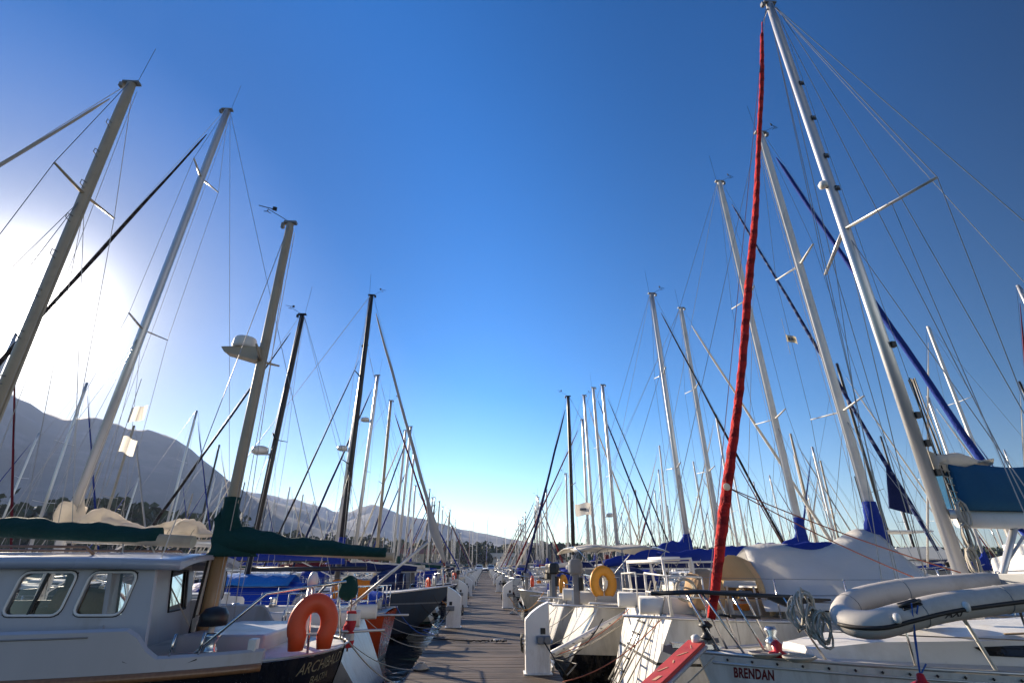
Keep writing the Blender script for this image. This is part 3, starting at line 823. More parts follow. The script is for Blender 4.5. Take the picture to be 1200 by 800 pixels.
azs = [math.radians(-112 + i * .5) for i in range(330)]
rings = []
for az in azs:
    row = []
    ed_ = sst((az + math.radians(112)) / math.radians(34)); h1 = r1(az) * D1 * ed_; h2 = r2(az) * D2 * ed_
    for r in rs:
        x, y = r * math.sin(az), r * math.cos(az)
        a = h1 * (sst((r - 480) / (D1 - 480)) ** 1.15 if r < D1 else 1 - .6 * sst((r - D1) / 500))
        b = h2 * (sst((r - 1400) / (D2 - 1400)) if r < D2 else 1 - .5 * sst((r - D2) / 300))
        z = max(a, b)
        q = Vector((x * .004, y * .004, 1.7))
        rid = 1 - abs(noise.noise(q * 1.3)) * 2; fb = noise.fractal(q * 3, 1, 2, 5)
        z += (rid * .10 + fb * .045) * z * min(1, abs(r - (D1 if a >= b else D2)) / 260)
        z += fb * .018 * z
        row.append((x, y, max(.5, z) + 2))
    rings.append(row)
m_mount = M('scrub_and_rock_slope', (.15, .145, .115), .95, var=.4, scale=.012, dirt=(.27, .25, .21), bump=.5, bscale=.06)  # slope colour lightened to make up for the thin haze
tag(MB().loft(rings, closed=False, caps=False).build('mountains', m_mount), kind='structure')

# the belt of trees along the shore: too far off to count
def crowns():
    m = MB(); rr = random.Random(3)
    for a, b in zip(SHORE[:-1], SHORE[1:]):
        a, b = Vector(a), Vector(b); L = (b - a).length
        for row in range(5):
            k = max(1, int(L / 3.3))
            for i in range(k):
                p = a.lerp(b, (i + rr.random()) / k); o = Vector((-(b - a).y, (b - a).x)).normalized()
                p = p + o * (9 + row * 6.5 + rr.uniform(-2.5, 2.5))
                dist = p.length
                hgt = rr.uniform(7.5, 11.5) * (.85 if row == 0 else 1.05) * (1.05 if dist > 190 else 1.4)
                rad = hgt * rr.uniform(.42, .66); z0 = 1.1
                m.tube([(p.x, p.y, z0), (p.x + rr.uniform(-.3, .3), p.y, z0 + hgt * .5)], [.25, .14], 4, mi=1)
                nl = 170 if row < 3 else 90
                lobes = [(rr.uniform(-.42, .42), rr.uniform(-.42, .42), rr.uniform(.30, .80), rr.uniform(.42, .66)) for _ in range(6)]
                for j in range(nl):
                    lx, ly, lz, lr = lobes[j % 6]
                    v = Vector((rr.gauss(0, 1), rr.gauss(0, 1), rr.gauss(0, 1))).normalized() * lr * rr.uniform(.7, 1.05)
                    c = Vector((p.x + (lx + v.x) * rad, p.y + (ly + v.y) * rad, z0 + hgt * lz + v.z * rad * .75))
                    if c.z < z0 + .5: c.z = z0 + .5 + rr.random()
                    s = rr.uniform(.7, 1.4)
                    d1 = Vector((rr.gauss(0, 1), rr.gauss(0, 1), rr.gauss(0, 1))).normalized(); d2 = d1.cross(Vector((rr.gauss(0, 1), rr.gauss(0, 1), rr.gauss(0, 1)))).normalized()
                    m.add([c - d1 * s, c + d2 * s * .8, c + d1 * s, c - d2 * s * .8], [(0, 1, 2, 3)], mi=0)
    return m
m_leaf = M('pine_foliage', (.040, .058, .022), .8, var=.5, scale=.25)
tag(crowns().build('forest', [m_leaf, m_wood]), 'dark green belt of pines along the shore below the mountains', 'forest', kind='stuff')

# the air of the bay
hz = MB().box(-3300, 3300, -700, 3300, -1.5, 620).build('haze', None) if False else None
ztop = max(p[2] for r in rings for p in r) + 12
hb = MB().box(-3300, 3300, -700, 3300, -1.6, ztop)
me = bpy.data.meshes.new('haze'); me.from_pydata(hb.v, [], hb.f); me.update()
mh = bpy.data.materials.new('sea_haze'); mh.use_nodes = True; tt = mh.node_tree
for x in list(tt.nodes):
    if x.type == 'BSDF_PRINCIPLED': tt.nodes.remove(x)
pv = tt.nodes.new('ShaderNodeVolumePrincipled'); pv.inputs['Color'].default_value = (.46, .60, .98, 1); pv.inputs['Density'].default_value = 1.15e-4; pv.inputs['Anisotropy'].default_value = .35
tt.links.new(pv.outputs[0], tt.nodes['Material Output'].inputs['Volume'])
me.materials.append(mh); ho = bpy.data.objects.new('haze', me); C.objects.link(ho); tag(ho, 'pale haze over the harbour and the mountains', 'haze', kind='stuff')

ORD = ['first', 'second', 'third', 'fourth', 'fifth', 'sixth', 'seventh', 'eighth', 'ninth', 'tenth', 'eleventh', 'twelfth', 'thirteenth', 'fourteenth', 'fifteenth', 'sixteenth', 'seventeenth', 'eighteenth', 'nineteenth', 'twentieth', 'twenty-first', 'twenty-second', 'twenty-third', 'twenty-fourth', 'twenty-fifth', 'twenty-sixth', 'twenty-seventh', 'twenty-eighth', 'twenty-ninth', 'thirtieth', 'thirty-first', 'thirty-second']

# pier
def plank_mat():
    m, t, b = nt('weathered_deck_boards')
    tc = nd(t, 'ShaderNodeTexCoord'); sp = nd(t, 'ShaderNodeSeparateXYZ'); t.links.new(tc.outputs['Object'], sp.inputs[0])
    dv = nd(t, 'ShaderNodeMath'); dv.operation = 'DIVIDE'; dv.inputs[1].default_value = .145; t.links.new(sp.outputs['Y'], dv.inputs[0])
    fl = nd(t, 'ShaderNodeMath'); fl.operation = 'FLOOR'; t.links.new(dv.outputs[0], fl.inputs[0])
    wn = nd(t, 'ShaderNodeTexWhiteNoise'); wn.noise_dimensions = '1D'; t.links.new(fl.outputs[0], wn.inputs['W'])
    mp = nd(t, 'ShaderNodeMapping'); mp.inputs['Scale'].default_value = (2.0, 26, 8); t.links.new(tc.outputs['Object'], mp.inputs['Vector'])
    n = nd(t, 'ShaderNodeTexNoise'); n.inputs['Scale'].default_value = 1.5; n.inputs['Detail'].default_value = 8; n.inputs['Roughness'].default_value = .65; t.links.new(mp.outputs[0], n.inputs['Vector'])
    n2 = nd(t, 'ShaderNodeTexNoise'); n2.inputs['Scale'].default_value = 1.1; n2.inputs['Detail'].default_value = 6; t.links.new(tc.outputs['Object'], n2.inputs['Vector'])
    r = nd(t, 'ShaderNodeValToRGB'); r.color_ramp.elements[0].color = (.042, .028, .020, 1); r.color_ramp.elements[1].color = (.145, .105, .076, 1)
    a = nd(t, 'ShaderNodeMath'); a.operation = 'MULTIPLY_ADD'; a.inputs[1].default_value = .45; t.links.new(wn.outputs['Value'], a.inputs[0]); t.links.new(n.outputs['Fac'], a.inputs[2])
    s = nd(t, 'ShaderNodeMath'); s.operation = 'SUBTRACT'; s.inputs[1].default_value = .22; t.links.new(a.outputs[0], s.inputs[0]); t.links.new(s.outputs[0], r.inputs[0])
    mx = nd(t, 'ShaderNodeMix'); mx.data_type = 'RGBA'; mx.blend_type = 'MULTIPLY'; mx.inputs[0].default_value = 1
    r2 = nd(t, 'ShaderNodeValToRGB'); r2.color_ramp.elements[0].position = .35; r2.color_ramp.elements[0].color = (.42, .40, .38, 1); r2.color_ramp.elements[1].position = .6; r2.color_ramp.elements[1].color = (1, 1, 1, 1)
    t.links.new(n2.outputs['Fac'], r2.inputs[0]); t.links.new(r.outputs[0], mx.inputs[6]); t.links.new(r2.outputs[0], mx.inputs[7])
    t.links.new(mx.outputs[2], b.inputs['Base Color']); b.inputs['Roughness'].default_value = .72
    bp = nd(t, 'ShaderNodeBump'); bp.inputs['Strength'].default_value = .4; bp.inputs['Distance'].default_value = .012; t.links.new(n.outputs['Fac'], bp.inputs['Height']); t.links.new(bp.outputs[0], b.inputs['Normal'])
    return m
PW, PZ = 1.23, .60
m_plank = plank_mat()
pier = thing('pier', 'long brown plank pier running between the two rows of moored boats', 'pier', (0, 0, 0))
pm = MB(); y = -4.0
for k in range(int(130 / .145)):
    y = -4 + k * .145; dx = rnd.uniform(-.012, .012); z = PZ + rnd.uniform(-.003, .003); tz = rnd.uniform(-.002, .002)
    m0, x0, x1 = 0, -PW + dx, PW + dx
    v = [(x0, y + .004, z - .035), (x1, y + .004, z - .035), (x0, y + .139, z - .035), (x1, y + .139, z - .035),
         (x0, y + .004, z + tz), (x1, y + .004, z - tz), (x0, y + .139, z + tz), (x1, y + .139, z - tz)]
    pm.add(v, [(0, 2, 3, 1), (4, 5, 7, 6), (0, 1, 5, 4), (2, 6, 7, 3), (0, 4, 6, 2), (1, 3, 7, 5)])
pm.build('deck_planks', m_plank, pier)
m_beam = M('dark_tarred_timber', (.045, .036, .030), .8, var=.35, scale=4, stretch=(3, .3, 3))
for x in (-PW + .06, 0, PW - .06):
    MB().box(x - .05, x + .05, -4, 126, PZ - .30, PZ - .037).build('beam', m_beam, pier)
for k in range(22):
    for x in (-PW + .16, PW - .16):
        MB().tube([(x, 2 + 6 * k, -.9), (x, 2 + 6 * k, PZ - .31)], .11, 10).build('pile', m_beam, pier)

# service pedestals: a white slab with a sloping top, standing across the pier's edge
def pedestal_proto():
    o = thing('service_pedestal', 'x', 'pedestal')
    w_, d_, hl, hh = .40, .24, .80, 1.035          # inner side is the low one (local -x)
    prof = [(-w_ / 2, .02), (w_ / 2, .02), (w_ / 2, hh)]
    # sloping, slightly bowed top with a rounded shoulder on the low side
    for i in range(1, 9):
        f = i / 9; prof.append((w_ / 2 - f * (w_ - .05), hh - (hh - hl - .03) * f + .020 * math.sin(PI * f)))
    for i in range(5):
        a = math.radians(115 + i * 16); prof.append((-w_ / 2 + .06 + .06 * math.cos(a), hl - .052 + .06 * math.sin(a)))
    m = MB(); m.loft([[(x, -d_ / 2, z) for x, z in prof], [(x, d_ / 2, z) for x, z in prof]], smooth=False)
    m.build('pedestal_body', m_ped, o, .012)
    MB().box(-w_ / 2 - .03, w_ / 2 + .03, -d_ / 2 - .03, d_ / 2 + .03, 0, .022).build('base_plate', m_ped, o, .006)
    s = MB().box(-.02, .21, -d_ / 2 - .05, -d_ / 2, .425, .545).build('socket_box', m_socket, o, .01)
    for cx in (.04, .15):
        q = [(cx + .046 * math.cos(2 * PI * k / 14), -d_ / 2 - .052, .487 + .046 * math.sin(2 * PI * k / 14)) for k in range(14)]
        MB().loft([q, [(a, b - .022, c) for a, b, c in q]]).build('socket', m_grey, s)
    MB().box(.05, .13, -d_ / 2 - .012, -d_ / 2, .565, .655).build('meter_window', m_black, o, .004)
    for z in (.42, .48):
        MB().tube([(-w_ / 2 - .0, -.03, z), (-w_ / 2 - .045, -.03, z)], .02, 8).build('tap', m_steel, o)
    hp = []
    for k in range(40):
        a = 2 * PI * k / 13; hp.append((-w_ / 2 - .035 - .006 * (k % 7), .10 * math.cos(a), .44 + .13 * math.sin(a) - .0005 * k))
    MB().tube(hp, .011, 6).build('hose', m_black, o)
    return o
proto = pedestal_proto(); first = True
for side, ys in ((1, [9.49] + [23.0 + 14 * k for k in range(7)]), (-1, [16.1] + [23.6 + 8 * k for k in range(12)])):
    for i, yy in enumerate(ys):
        o = proto if first else copy_tree(proto); first = False
        o.location = (side * .88 + (side * .06 if i else 0) , yy, PZ + .004); o.rotation_euler = (0, 0, rnd.uniform(-.03, .03))
        if side < 0: o.scale = (-1, 1, 1)
        lab = ('white service pedestal with sloping top, %s along the %s edge of the pier' % (ORD[i], 'right' if side > 0 else 'left'))
        if side > 0 and i == 0: lab = 'large white service pedestal with twin blue-grey sockets standing nearest on the plank pier'
        tag(o, lab, 'pedestal', 'white service pedestals along the pier')

def cable(a, b, lab, mat, seed):
    r_ = random.Random(seed); a, b = Vector(a), Vector(b); m1 = Vector((a.x + (b.x - a.x) * .25, a.y - .12, PZ + .02)); m2 = Vector((b.x * .5 + a.x * .5, (a.y + b.y) / 2 + r_.uniform(-.15, .15), PZ + .02))
    pts = [a, a.lerp(m1, .5) + Vector((0, -.06, -.02)), m1, m2]
    e_ = Vector((math.copysign(PW + .03, b.x), b.y, PZ + .0)); pts += [e_] + sag(e_, b, .22, 7)[1:]
    tag(MB().tube(pts, .012, 6).build('shore_power_cable', mat), lab, 'cable', 'shore power cables from the pedestals to the boats')
for k, (sd_, yy, yb_, lb_) in enumerate(((1, 9.49, 10.9, 'black power cable from the nearest white pedestal to the yacht with the bimini'), (1, 23.0, 21.6, 'yellow power cable from the second right pedestal to the white boat beside it'), (-1, 16.1, 14.6, 'blue power cable from the first left pedestal to the small orange red sailboat'), (-1, 16.1, 18.8, 'black power cable from the first left pedestal to the grey blue sailboat'), (-1, 23.6, 24.6, 'yellow power cable from the second left pedestal to the boat behind it'), (-1, 31.6, 30.2, 'blue power cable from the third left pedestal to the boat before it'), (1, 37.0, 36.0, 'black power cable from the third right pedestal to the boat before it'))):
    cable((sd_ * .98, yy - .17, PZ + .46), (sd_ * 2.3, yb_, 1.25), lb_, (m_black, m_yellow, m_ropeblue)[k % 3], k)

# quay across the end of the pier with parked cars and low buildings behind
m_conc = M('quay_concrete', (.34, .32, .29), .9, var=.2, scale=.6, bump=.2, bscale=8)
tag(MB().box(-46, 70, 126, 137, -.4, .85).build('quay', m_conc), kind='structure')

def car(x, y, rz, paint, label):
    o = thing('parked_car', label, 'car', (x, y, .85), rz, 'cars parked on the quay at the end of the pier')
    prof = [(-2.05, .35), (-2.1, .62), (-1.95, .86), (-1.6, .92), (-1.15, 1.38), (-.6, 1.47), (.15, 1.43), (.85, .98), (1.65, .88), (2.0, .70), (2.08, .35)]
    rings = []
    for yy, k in ((-.84, .9), (-.80, 1), (-.4, 1.02), (.4, 1.02), (.80, 1), (.84, .9)):
        rings.append([(px * (1 if abs(yy) < .83 else .985), yy * (.82 if pz > 1.1 else 1), .35 + (pz - .35) * k) for px, pz in prof])
    MB().loft(rings, smooth=False).build('body', paint, o, .04)
    for s in (1, -1):
        MB().add([(-1.35, s * .80, .93), (.72, s * .80, .96), (.12, s * .705, 1.36), (-1.05, s * .705, 1.34)], [(0, 1, 2, 3)] if s < 0 else [(3, 2, 1, 0)]).build('side_window', m_glass, o)
        for xx in (-1.3, 1.3):
            MB().tube([(xx, s * .68, .31), (xx, s * .86, .31)], .31, 16).build('wheel', m_black, o)
        MB().box(2.02, 2.09, s * .62 - .14, s * .62 + .14, .58, .70).build('headlight', m_steel, o, .01)
    MB().add([(.88, -.66, 1.00), (.88, .66, 1.00), (.22, .58, 1.44), (.22, -.58, 1.44)], [(0, 1, 2, 3)]).build('windscreen', m_glass, o)
    MB().add([(-1.62, -.62, .96), (-1.62, .62, .96), (-1.17, .56, 1.39), (-1.17, -.56, 1.39)], [(3, 2, 1, 0)]).build('rear_window', m_glass, o)
p_white = M('white_car_paint', (.7, .7, .7), .25, var=.05, coat=.6); p_silver = M('silver_car_paint', (.42, .43, .45), .3, .5, var=.05, coat=.5)
p_dark = M('dark_car_paint', (.03, .035, .05), .25, var=.1, coat=.6); p_redc = M('red_car_paint', (.3, .02, .02), .25, var=.1, coat=.6)
for x, pt, lb in ((-7.5, p_silver, 'silver car parked on the quay, leftmost of the cars beyond the pier'), (-4.6, p_dark, 'dark blue car parked on the quay between two pale cars'), (-1.5, p_white, 'white car with dark windscreen parked squarely at the end of the pier'), (1.3, p_silver, 'silver car parked beside the white car where the pier ends'), (4.2, p_white, 'white car parked next to a red car on the quay'), (7.2, p_redc, 'red car parked on the quay beyond the pier')):
    car(x, 130.5 + rnd.uniform(-.3, .3), -PI / 2 + rnd.uniform(-.04, .04), pt, lb)

def building(x, y, rz, wd, dp_, ht, storeys, wallm, roofm, label, pitch_=.0):
    o = thing('harbour_building', label, 'building', (x, y, .9), rz, None)
    MB().box(-wd / 2, wd / 2, -dp_ / 2, dp_ / 2, 0, ht).build('wall', wallm, o)
    if pitch_:
        p = [(-dp_ / 2 - .5, ht - .05), (0, ht + pitch_), (dp_ / 2 + .5, ht - .05), (dp_ / 2 + .5, ht + .15), (0, ht + pitch_ + .22), (-dp_ / 2 - .5, ht + .15)]
        MB().loft([[(-wd / 2 - .4, a, b) for a, b in p], [(wd / 2 + .4, a, b) for a, b in p]], smooth=False).build('roof', roofm, o)
    else:
        MB().box(-wd / 2 - .2, wd / 2 + .2, -dp_ / 2 - .2, dp_ / 2 + .2, ht + .003, ht + .28).build('roof', roofm, o)
    nw = int(wd / 2.6)
    for st in range(storeys):
        z = .9 + st * 2.9
        for k in range(nw):
            xx = -wd / 2 + wd * (k + .5) / nw
            f = MB().box(xx - .62, xx + .62, -dp_ / 2 - .06, -dp_ / 2 + .02, z - .06, z + 1.36).build('window', m_whitespar, o)
            MB().box(xx - .54, xx + .54, -dp_ / 2 - .075, -dp_ / 2 - .055, z + .02, z + 1.28).build('pane', m_glass, f)
    MB().box(-.5, .5, -dp_ / 2 - .05, -dp_ / 2 + .02, 0.01, 2.1).build('door', m_wood, o)
b_white = M('white_render', (.66, .64, .60), .9, var=.08, scale=.6); b_cream = M('cream_render', (.52, .45, .34), .9, var=.1, scale=.6); b_roof = M('terracotta_tiles', (.28, .10, .06), .85, var=.3, scale=3); b_flat = M('pale_roof_sheet', (.55, .55, .54), .7, var=.1)
building(-62, 140, .62, 20, 8, 4.2, 1, b_white, b_flat, 'long low white harbour building under the trees on the shore')
building(-27, 226, .25, 16, 8, 5.6, 2, b_cream, b_roof, 'cream two-storey building with tiled roof at the water', 1.8)
building(3, 262, .05, 22, 9, 6.4, 2, b_white, b_flat, 'white two-storey building with flat roof beyond the end of the pier')
building(34, 276, -.1, 14, 8, 4.0, 1, b_white, b_roof, 'small white building with tiled roof on the far shore', 1.6)
building(70, 286, -.05, 24, 9, 6.0, 2, b_cream, b_flat, 'long cream building with flat roof on the far shore')

# ------------------------------------------------------------------ ketch with the wheelhouse (near left)
AX, AY, AL = -1.68, 7.02, 12.0
arch = thing('ketch', 'dark hulled ketch with pale grey wheelhouse and green sail covers', 'sailboat', (AX, AY, 0), PI)
def A(X, Y, Z): return (AX - X, AY - Y, Z)         # world to the ketch's own space (bow +x, camera side +y)
hA = Hull(AL, 4.05, 1.31, 1.30, 2.05, rake=1.0, canoe=True, zk=-.4)
m_ahull = hull_mat('black_blue_hull', (.010, .012, .020), (.2, .02, .02), (.03, .01, .01), zb=.1, rough=.25)
ahull = hA.mesh(34, 9).build('hull', m_ahull, arch)
hA.deck(nst=22).build('deck', m_deck, arch)
m_awhite = M('grey_white_paint', (.42, .425, .45), .38, var=.10, scale=1.6, dirt=(.30, .27, .23), bump=.05, bscale=4, stretch=(2.2, 2.2, .5))
m_aroof = M('sky_tinted_roof_paint', (.36, .40, .48), .25, var=.06, scale=1.5, coat=.3)  # blue mixed into the white stands for the sky reflected there
# bulwark: low aft, stepping up beside the wheelhouse; timber rubbing strake below it
for s in (1, -1):
    def bw(x):
        f = min(1, max(0, (x - 1.35) / .28)); f = f * f * (3 - 2 * f)
        return .11 + .24 * f
    xs = [.55 + i * .09 for i in range(20)] + [2.4 + i * .5 for i in range(19)]
    outer = []
    for x in xs:
        e = hA.pos(x / AL, 1, 1); outer.append((x, e[1], e[2], bw(x)))
    rings = []
    for x, yv, z, b in outer:
        rings.append([(x, s * (yv + .012), z - .02), (x, s * (yv + .006), z + b - .01), (x, s * (yv - .03), z + b + .012), (x, s * (yv - .06), z + b - .01), (x, s * (yv - .06), z - .02)])
    MB().loft(rings, smooth=False).build('bulwark', m_awhite, arch)
    MB().tube([(x, s * (yv + .02), z - .035) for x, yv, z, b in outer], .038, 8).build('rubbing_strake', m_wood, arch)
MB().tube([hA.edge(x, .01, .015, s) for s, x in [(1, .7), (1, .4), (1, .2), (1, .08), (1, .02), (-1, .02), (-1, .08), (-1, .2), (-1, .4), (-1, .7)]], .014, 8).build('stern_rail_cap', m_awhite, arch)
# wheelhouse
x0, x1 = 1.78, 7.2; yb, yt = 1.21, 1.14; zb_, zt_ = 1.30, 2.24
wb = []
wh = MB()
ring = lambda x, k=1.0, dx=0: [(x, yb * k, zb_), (x + dx, yt * k, zt_), (x + dx, -yt * k, zt_), (x, -yb * k, zb_)]
def xlean(z): return (z - 2.24) * .17          # the house leans aft towards its foot
def wall_with_holes(m, P, holes, nrm, th=.05):
    """a wall in its own (a,b) plane with rounded window holes cut by a band grid"""
    pass
# side walls built as strips round the window openings so that one looks through the house
WIN = [(4.05, 5.05, 1.74, 2.15, -.10), (2.42, 3.70, 1.74, 2.15, -.10)]      # x0,x1,z0,z1,lean
WINF = [(2.1, 2.9, 1.74, 2.135, 0), (3.0, 4.2, 1.74, 2.135, 0), (4.3, 5.7, 1.74, 2.135, 0)]
WIN = [(1.97, 2.44, 1.745, 2.135, .045), (2.57, 3.12, 1.745, 2.135, .045), (3.4, 4.3, 1.745, 2.135, .045)]
def sy(z): return yb + (yt - yb) * (z - zb_) / (zt_ - zb_)
for s in (1, -1):
    m = MB(); WW = WIN if s > 0 else WINF
    def quad(xa, za, xb, zb2, xc, zc, xd, zd):
        pts = [(xa, za), (xb, zb2), (xc, zc), (xd, zd)]
        o_ = [(x, s * sy(z), z) for x, z in pts]; i_ = [(x, s * (sy(z) - .045), z) for x, z in pts]
        m.loft([o_, i_], smooth=False)
    x0 = 1.78 if s > 0 else 1.78 + 2.42 * .17
    quad(x0 + xlean(zb_), zb_, x1, zb_, x1, WW[0][2], x0 + xlean(WW[0][2]), WW[0][2])
    quad(x0 + xlean(WW[0][3]), WW[0][3], x1, WW[0][3], x1, zt_, x0, zt_)
    edges = [(x0, x0)] 
    prev = (x0 + xlean(WW[0][2]), x0 + xlean(WW[0][3]))
    for (a, b, z0, z1, ln) in WW:
        quad(prev[0], z0, a - 0, z0, a - ln, z1, prev[1], z1); prev = (b, b - ln)
    quad(prev[0], WW[0][2], x1, WW[0][2], x1, WW[0][3], prev[1], WW[0][3])
    m.build('wheelhouse_side', m_awhite, arch)
    for i, (a, b, z0, z1, ln) in enumerate(WW):
        c = []
        q = [(a, z0), (b, z0), (b - ln, z1), (a - ln, z1)]; R = .075
        for k in range(4):
            p0, p1, p2 = Vector(q[k - 1]), Vector(q[k]), Vector(q[(k + 1) % 4])
            for j in range(5):
                f = j / 4 * PI / 2; e1 = p1 + (p0 - p1).normalized() * R * (1 - math.sin(f)); e2 = p1 + (p2 - p1).normalized() * R * (1 - math.cos(f))
                c.append(e1 + e2 - p1)
        f_ = MB().tube([(p.x, s * (sy(p.y) + .006), p.y) for p in c], .013, 6, closed=True).build('window', m_whitespar, arch)
        MB().tube([(p.x + (p.x - (a + b) / 2 + ln / 2) * .04, s * (sy(p.y) + .002), p.y + (p.y - (z0 + z1) / 2) * .07) for p in c], .007, 5, closed=True).build('gasket', m_black, f_)
        MB().add([(p.x, s * (sy(p.y) - .02), p.y) for p in c], [tuple(range(len(c)))]).build('pane', m_clear, f_)
        if i != 0:
            xm_ = (a + b) / 2 + .02
            MB().beam((xm_, s * sy(z0), z0), (xm_ - ln, s * sy(z1), z1), .03, .022).build('mullion', m_black, f_)
# aft wall with a door window
m = MB()
AW = [(-.95, .55), (.45, 1.0)]
def ax(y): return x0 + (1.21 - y) * .17          # the aft wall is set askew
def aq(ya, yb2, za, zb2):
    a0, a1, d0, d1 = ax(ya), ax(yb2), xlean(za), xlean(zb2)
    m.add([(a0 + d0, ya, za), (a1 + d0, yb2, za), (a1 + d1, yb2, zb2), (a0 + d1, ya, zb2), (a0 + d0 + .045, ya, za), (a1 + d0 + .045, yb2, za), (a1 + d1 + .045, yb2, zb2), (a0 + d1 + .045, ya, zb2)], [(0, 1, 2, 3), (7, 6, 5, 4), (0, 4, 5, 1), (2, 6, 7, 3), (1, 5, 6, 2), (0, 3, 7, 4)])
for (a, b, z0, z1) in ((-1.2, 1.2, zb_, 1.66), (-1.13, 1.13, 2.13, zt_), (-1.17, -.93, 1.66, 2.13), (-.36, .52, 1.66, 2.13), (.98, 1.17, 1.66, 2.13)): aq(a, b, z0, z1)
aft = m.build('wheelhouse_aft_wall', m_awhite, arch)
for a, b in ((-.93, -.36), (.52, .98)):
    f_ = MB().tube([(ax(a) + xlean(1.66) - .004, a, 1.66), (ax(b) + xlean(1.66) - .004, b, 1.66), (ax(b) + xlean(2.13) - .004, b, 2.13), (ax(a) + xlean(2.13) - .004, a, 2.13)], .016, 6, closed=True).build('window', m_black, arch)
    MB().add([(ax(a) + xlean(1.66) + .02, a, 1.66), (ax(b) + xlean(1.66) + .02, b, 1.66), (ax(b) + xlean(2.13) + .02, b, 2.13), (ax(a) + xlean(2.13) + .02, a, 2.13)], [(0, 1, 2, 3)]).build('pane', m_clear, f_)
MB().beam((ax(.95) + xlean(zb_ + .03) - .002, .95, zb_ + .03), (ax(.95) + xlean(1.64) - .002, .95, 1.64), .012, .012).build('door_gap', m_black, arch)
MB().box(ax(.61) + xlean(1.48) - .03, ax(.61) + xlean(1.48) + .02, .55, .73, 1.40, 1.50).build('vent', m_grey, arch, .004)
MB().box(x1 - .05, x1, -1.08, 1.08, zb_, zt_ - .003).build('wheelhouse_front', m_awhite, arch)
e_ = hA.pos(3.25 / AL, 1, 1)
MB().box(3.15, 3.42, e_[1] - .03, e_[1] + .03, 1.63, 1.72).build('fairlead_box', m_awhite, arch, .01)
MB().obox((3.12, e_[1] + .035, 1.68), (.012, 0, .02), (0, .006, 0), (-.02, 0, .04)).build('latch', m_black, arch)
MB().tube([(x_, hA.pos(x_ / AL, 1, 1)[1] + .012, hA.pos(x_ / AL, 1, 1)[2] + .30) for x_ in [1.9 + .3 * i for i in range(14)]], .008, 5).build('seam', m_grey, arch)
# furniture seen through the panes
x0 = 1.78
MB().box(x0 + 1.3, 4.2, -1.02, -.62, 1.32, 1.70).build('berth', m_interior, arch)
MB().obox((3.2, -.3, 1.78), (.45, 0, .05), (0, .22, 0), (-.04, 0, .12)).build('cushion', c_tan, arch, .05)
MB().obox((4.8, .2, 1.82), (.12, 0, .02), (0, .2, 0), (-.03, 0, .12)).build('console', m_black, arch, .01)
for xx in (3.15, 4.05, 5.7): MB().beam((xx, -.9, 1.3), (xx, -.9, 2.24), .08, .1).build('post', m_wood, arch)
# roof: rounded edge, cambered, overhanging aft over the cockpit
rings = []
for i in range(25):
    f = i / 24; xr = 1.52 + (7.5 - 1.52) * f
    k = 1 if i > 2 else [.90, .97, 1][i]
    ring = []
    for j in range(17):
        a = -1 + 2 * j / 16; yv = a * 1.27 * k
        x = xr + (1.21 - yv) * .17 * (1 - f) ** 2
        zz = 2.262 + .085 * (1 - a * a) - .03 * (1 - min(1, (xr - 1.52) / .9)) ** 2
        ring.append((x, yv, zz))
    low = [(x, yv * .985, z - .055 - .035 * abs(yv / 1.27) ** 3) for x, yv, z in ring[::-1]]
    rings.append(ring + low)
roof = MB().loft(rings).build('wheelhouse_roof', m_aroof, arch)
for s in (1, -1):
    MB().tube([(2.6, s * .92, 2.31), (2.7, s * .92, 2.385), (5.6, s * .92, 2.40), (5.7, s * .92, 2.32)], .016, 6).build('grab_rail', m_wood, roof)
MB().obox((4.62, .80, 2.37), (.07, 0, .02), (0, .05, 0), (-.02, 0, .06)).build('searchlight', m_black, roof, .015)
MB().box(4.35, 4.5, .75, .9, 2.30, 2.40).build('lamp_bracket', m_whitespar, roof, .01)
# mizzen mast with its radar shelf
mzb, mzt = Vector(A(-3.34, 7.0, 1.18)), Vector(A(-3.42, 7.0, 7.47))
def radar_shelf(mast, c, k=1.0):
    sh = MB(); a = c
    prof = [(-.02, -.12), (.62 * k, .02), (.70 * k, .10), (.62 * k, .105), (-.02, .10)]
    sh.loft([[(a.x + px, a.y - .12 * (1 - .4 * max(0, px)), a.z + pz) for px, pz in prof], [(a.x + px, a.y + .12 * (1 - .4 * max(0, px)), a.z + pz) for px, pz in prof]], smooth=False)
    s_ = sh.build('radar_shelf', m_cream, mast)
    MB().lathe([(.02, 0), (.15, .0), (.165, .03), (.16, .13), (.145, .165), (.10, .175), (.02, .18)], 20, (a.x + .26, a.y, a.z + .107)).build('radar_dome', m_whitespar, s_)
mizzen, tips = mast_set(arch, mzb, mzt, .068, m_cream, (), .6, 0, 0, None, None, 1.9, 1.25, 1.45, steps=False, fwd=1, antenna=False)
MB().tube([mzb, mzb + (mzt - mzb) * .19], .092, 14, sq=(.76, 1.0)).build('mast_foot', m_mastwood, mizzen)  # sleeve added round the lower mast to carry the sunlit wood tone
radar_shelf(mizzen, mzb.lerp(mzt, .615) + Vector((.04, 0, 0)), .78)
for k in range(3): MB().tube([mzb + Vector((.11 + .012 * k, .03 + .035 * k, .1)), mzb + Vector((.10, .03 + .03 * k, 1.25))], .014, 6).build('halyard', m_ropedark, mizzen)
c = mzb.lerp(mzt, .60)
for s in (1, -1): MB().tube([c, c + Vector((-.08, s * .42, .10))], [.022, .016], 6).build('spreader', m_cream, mizzen)
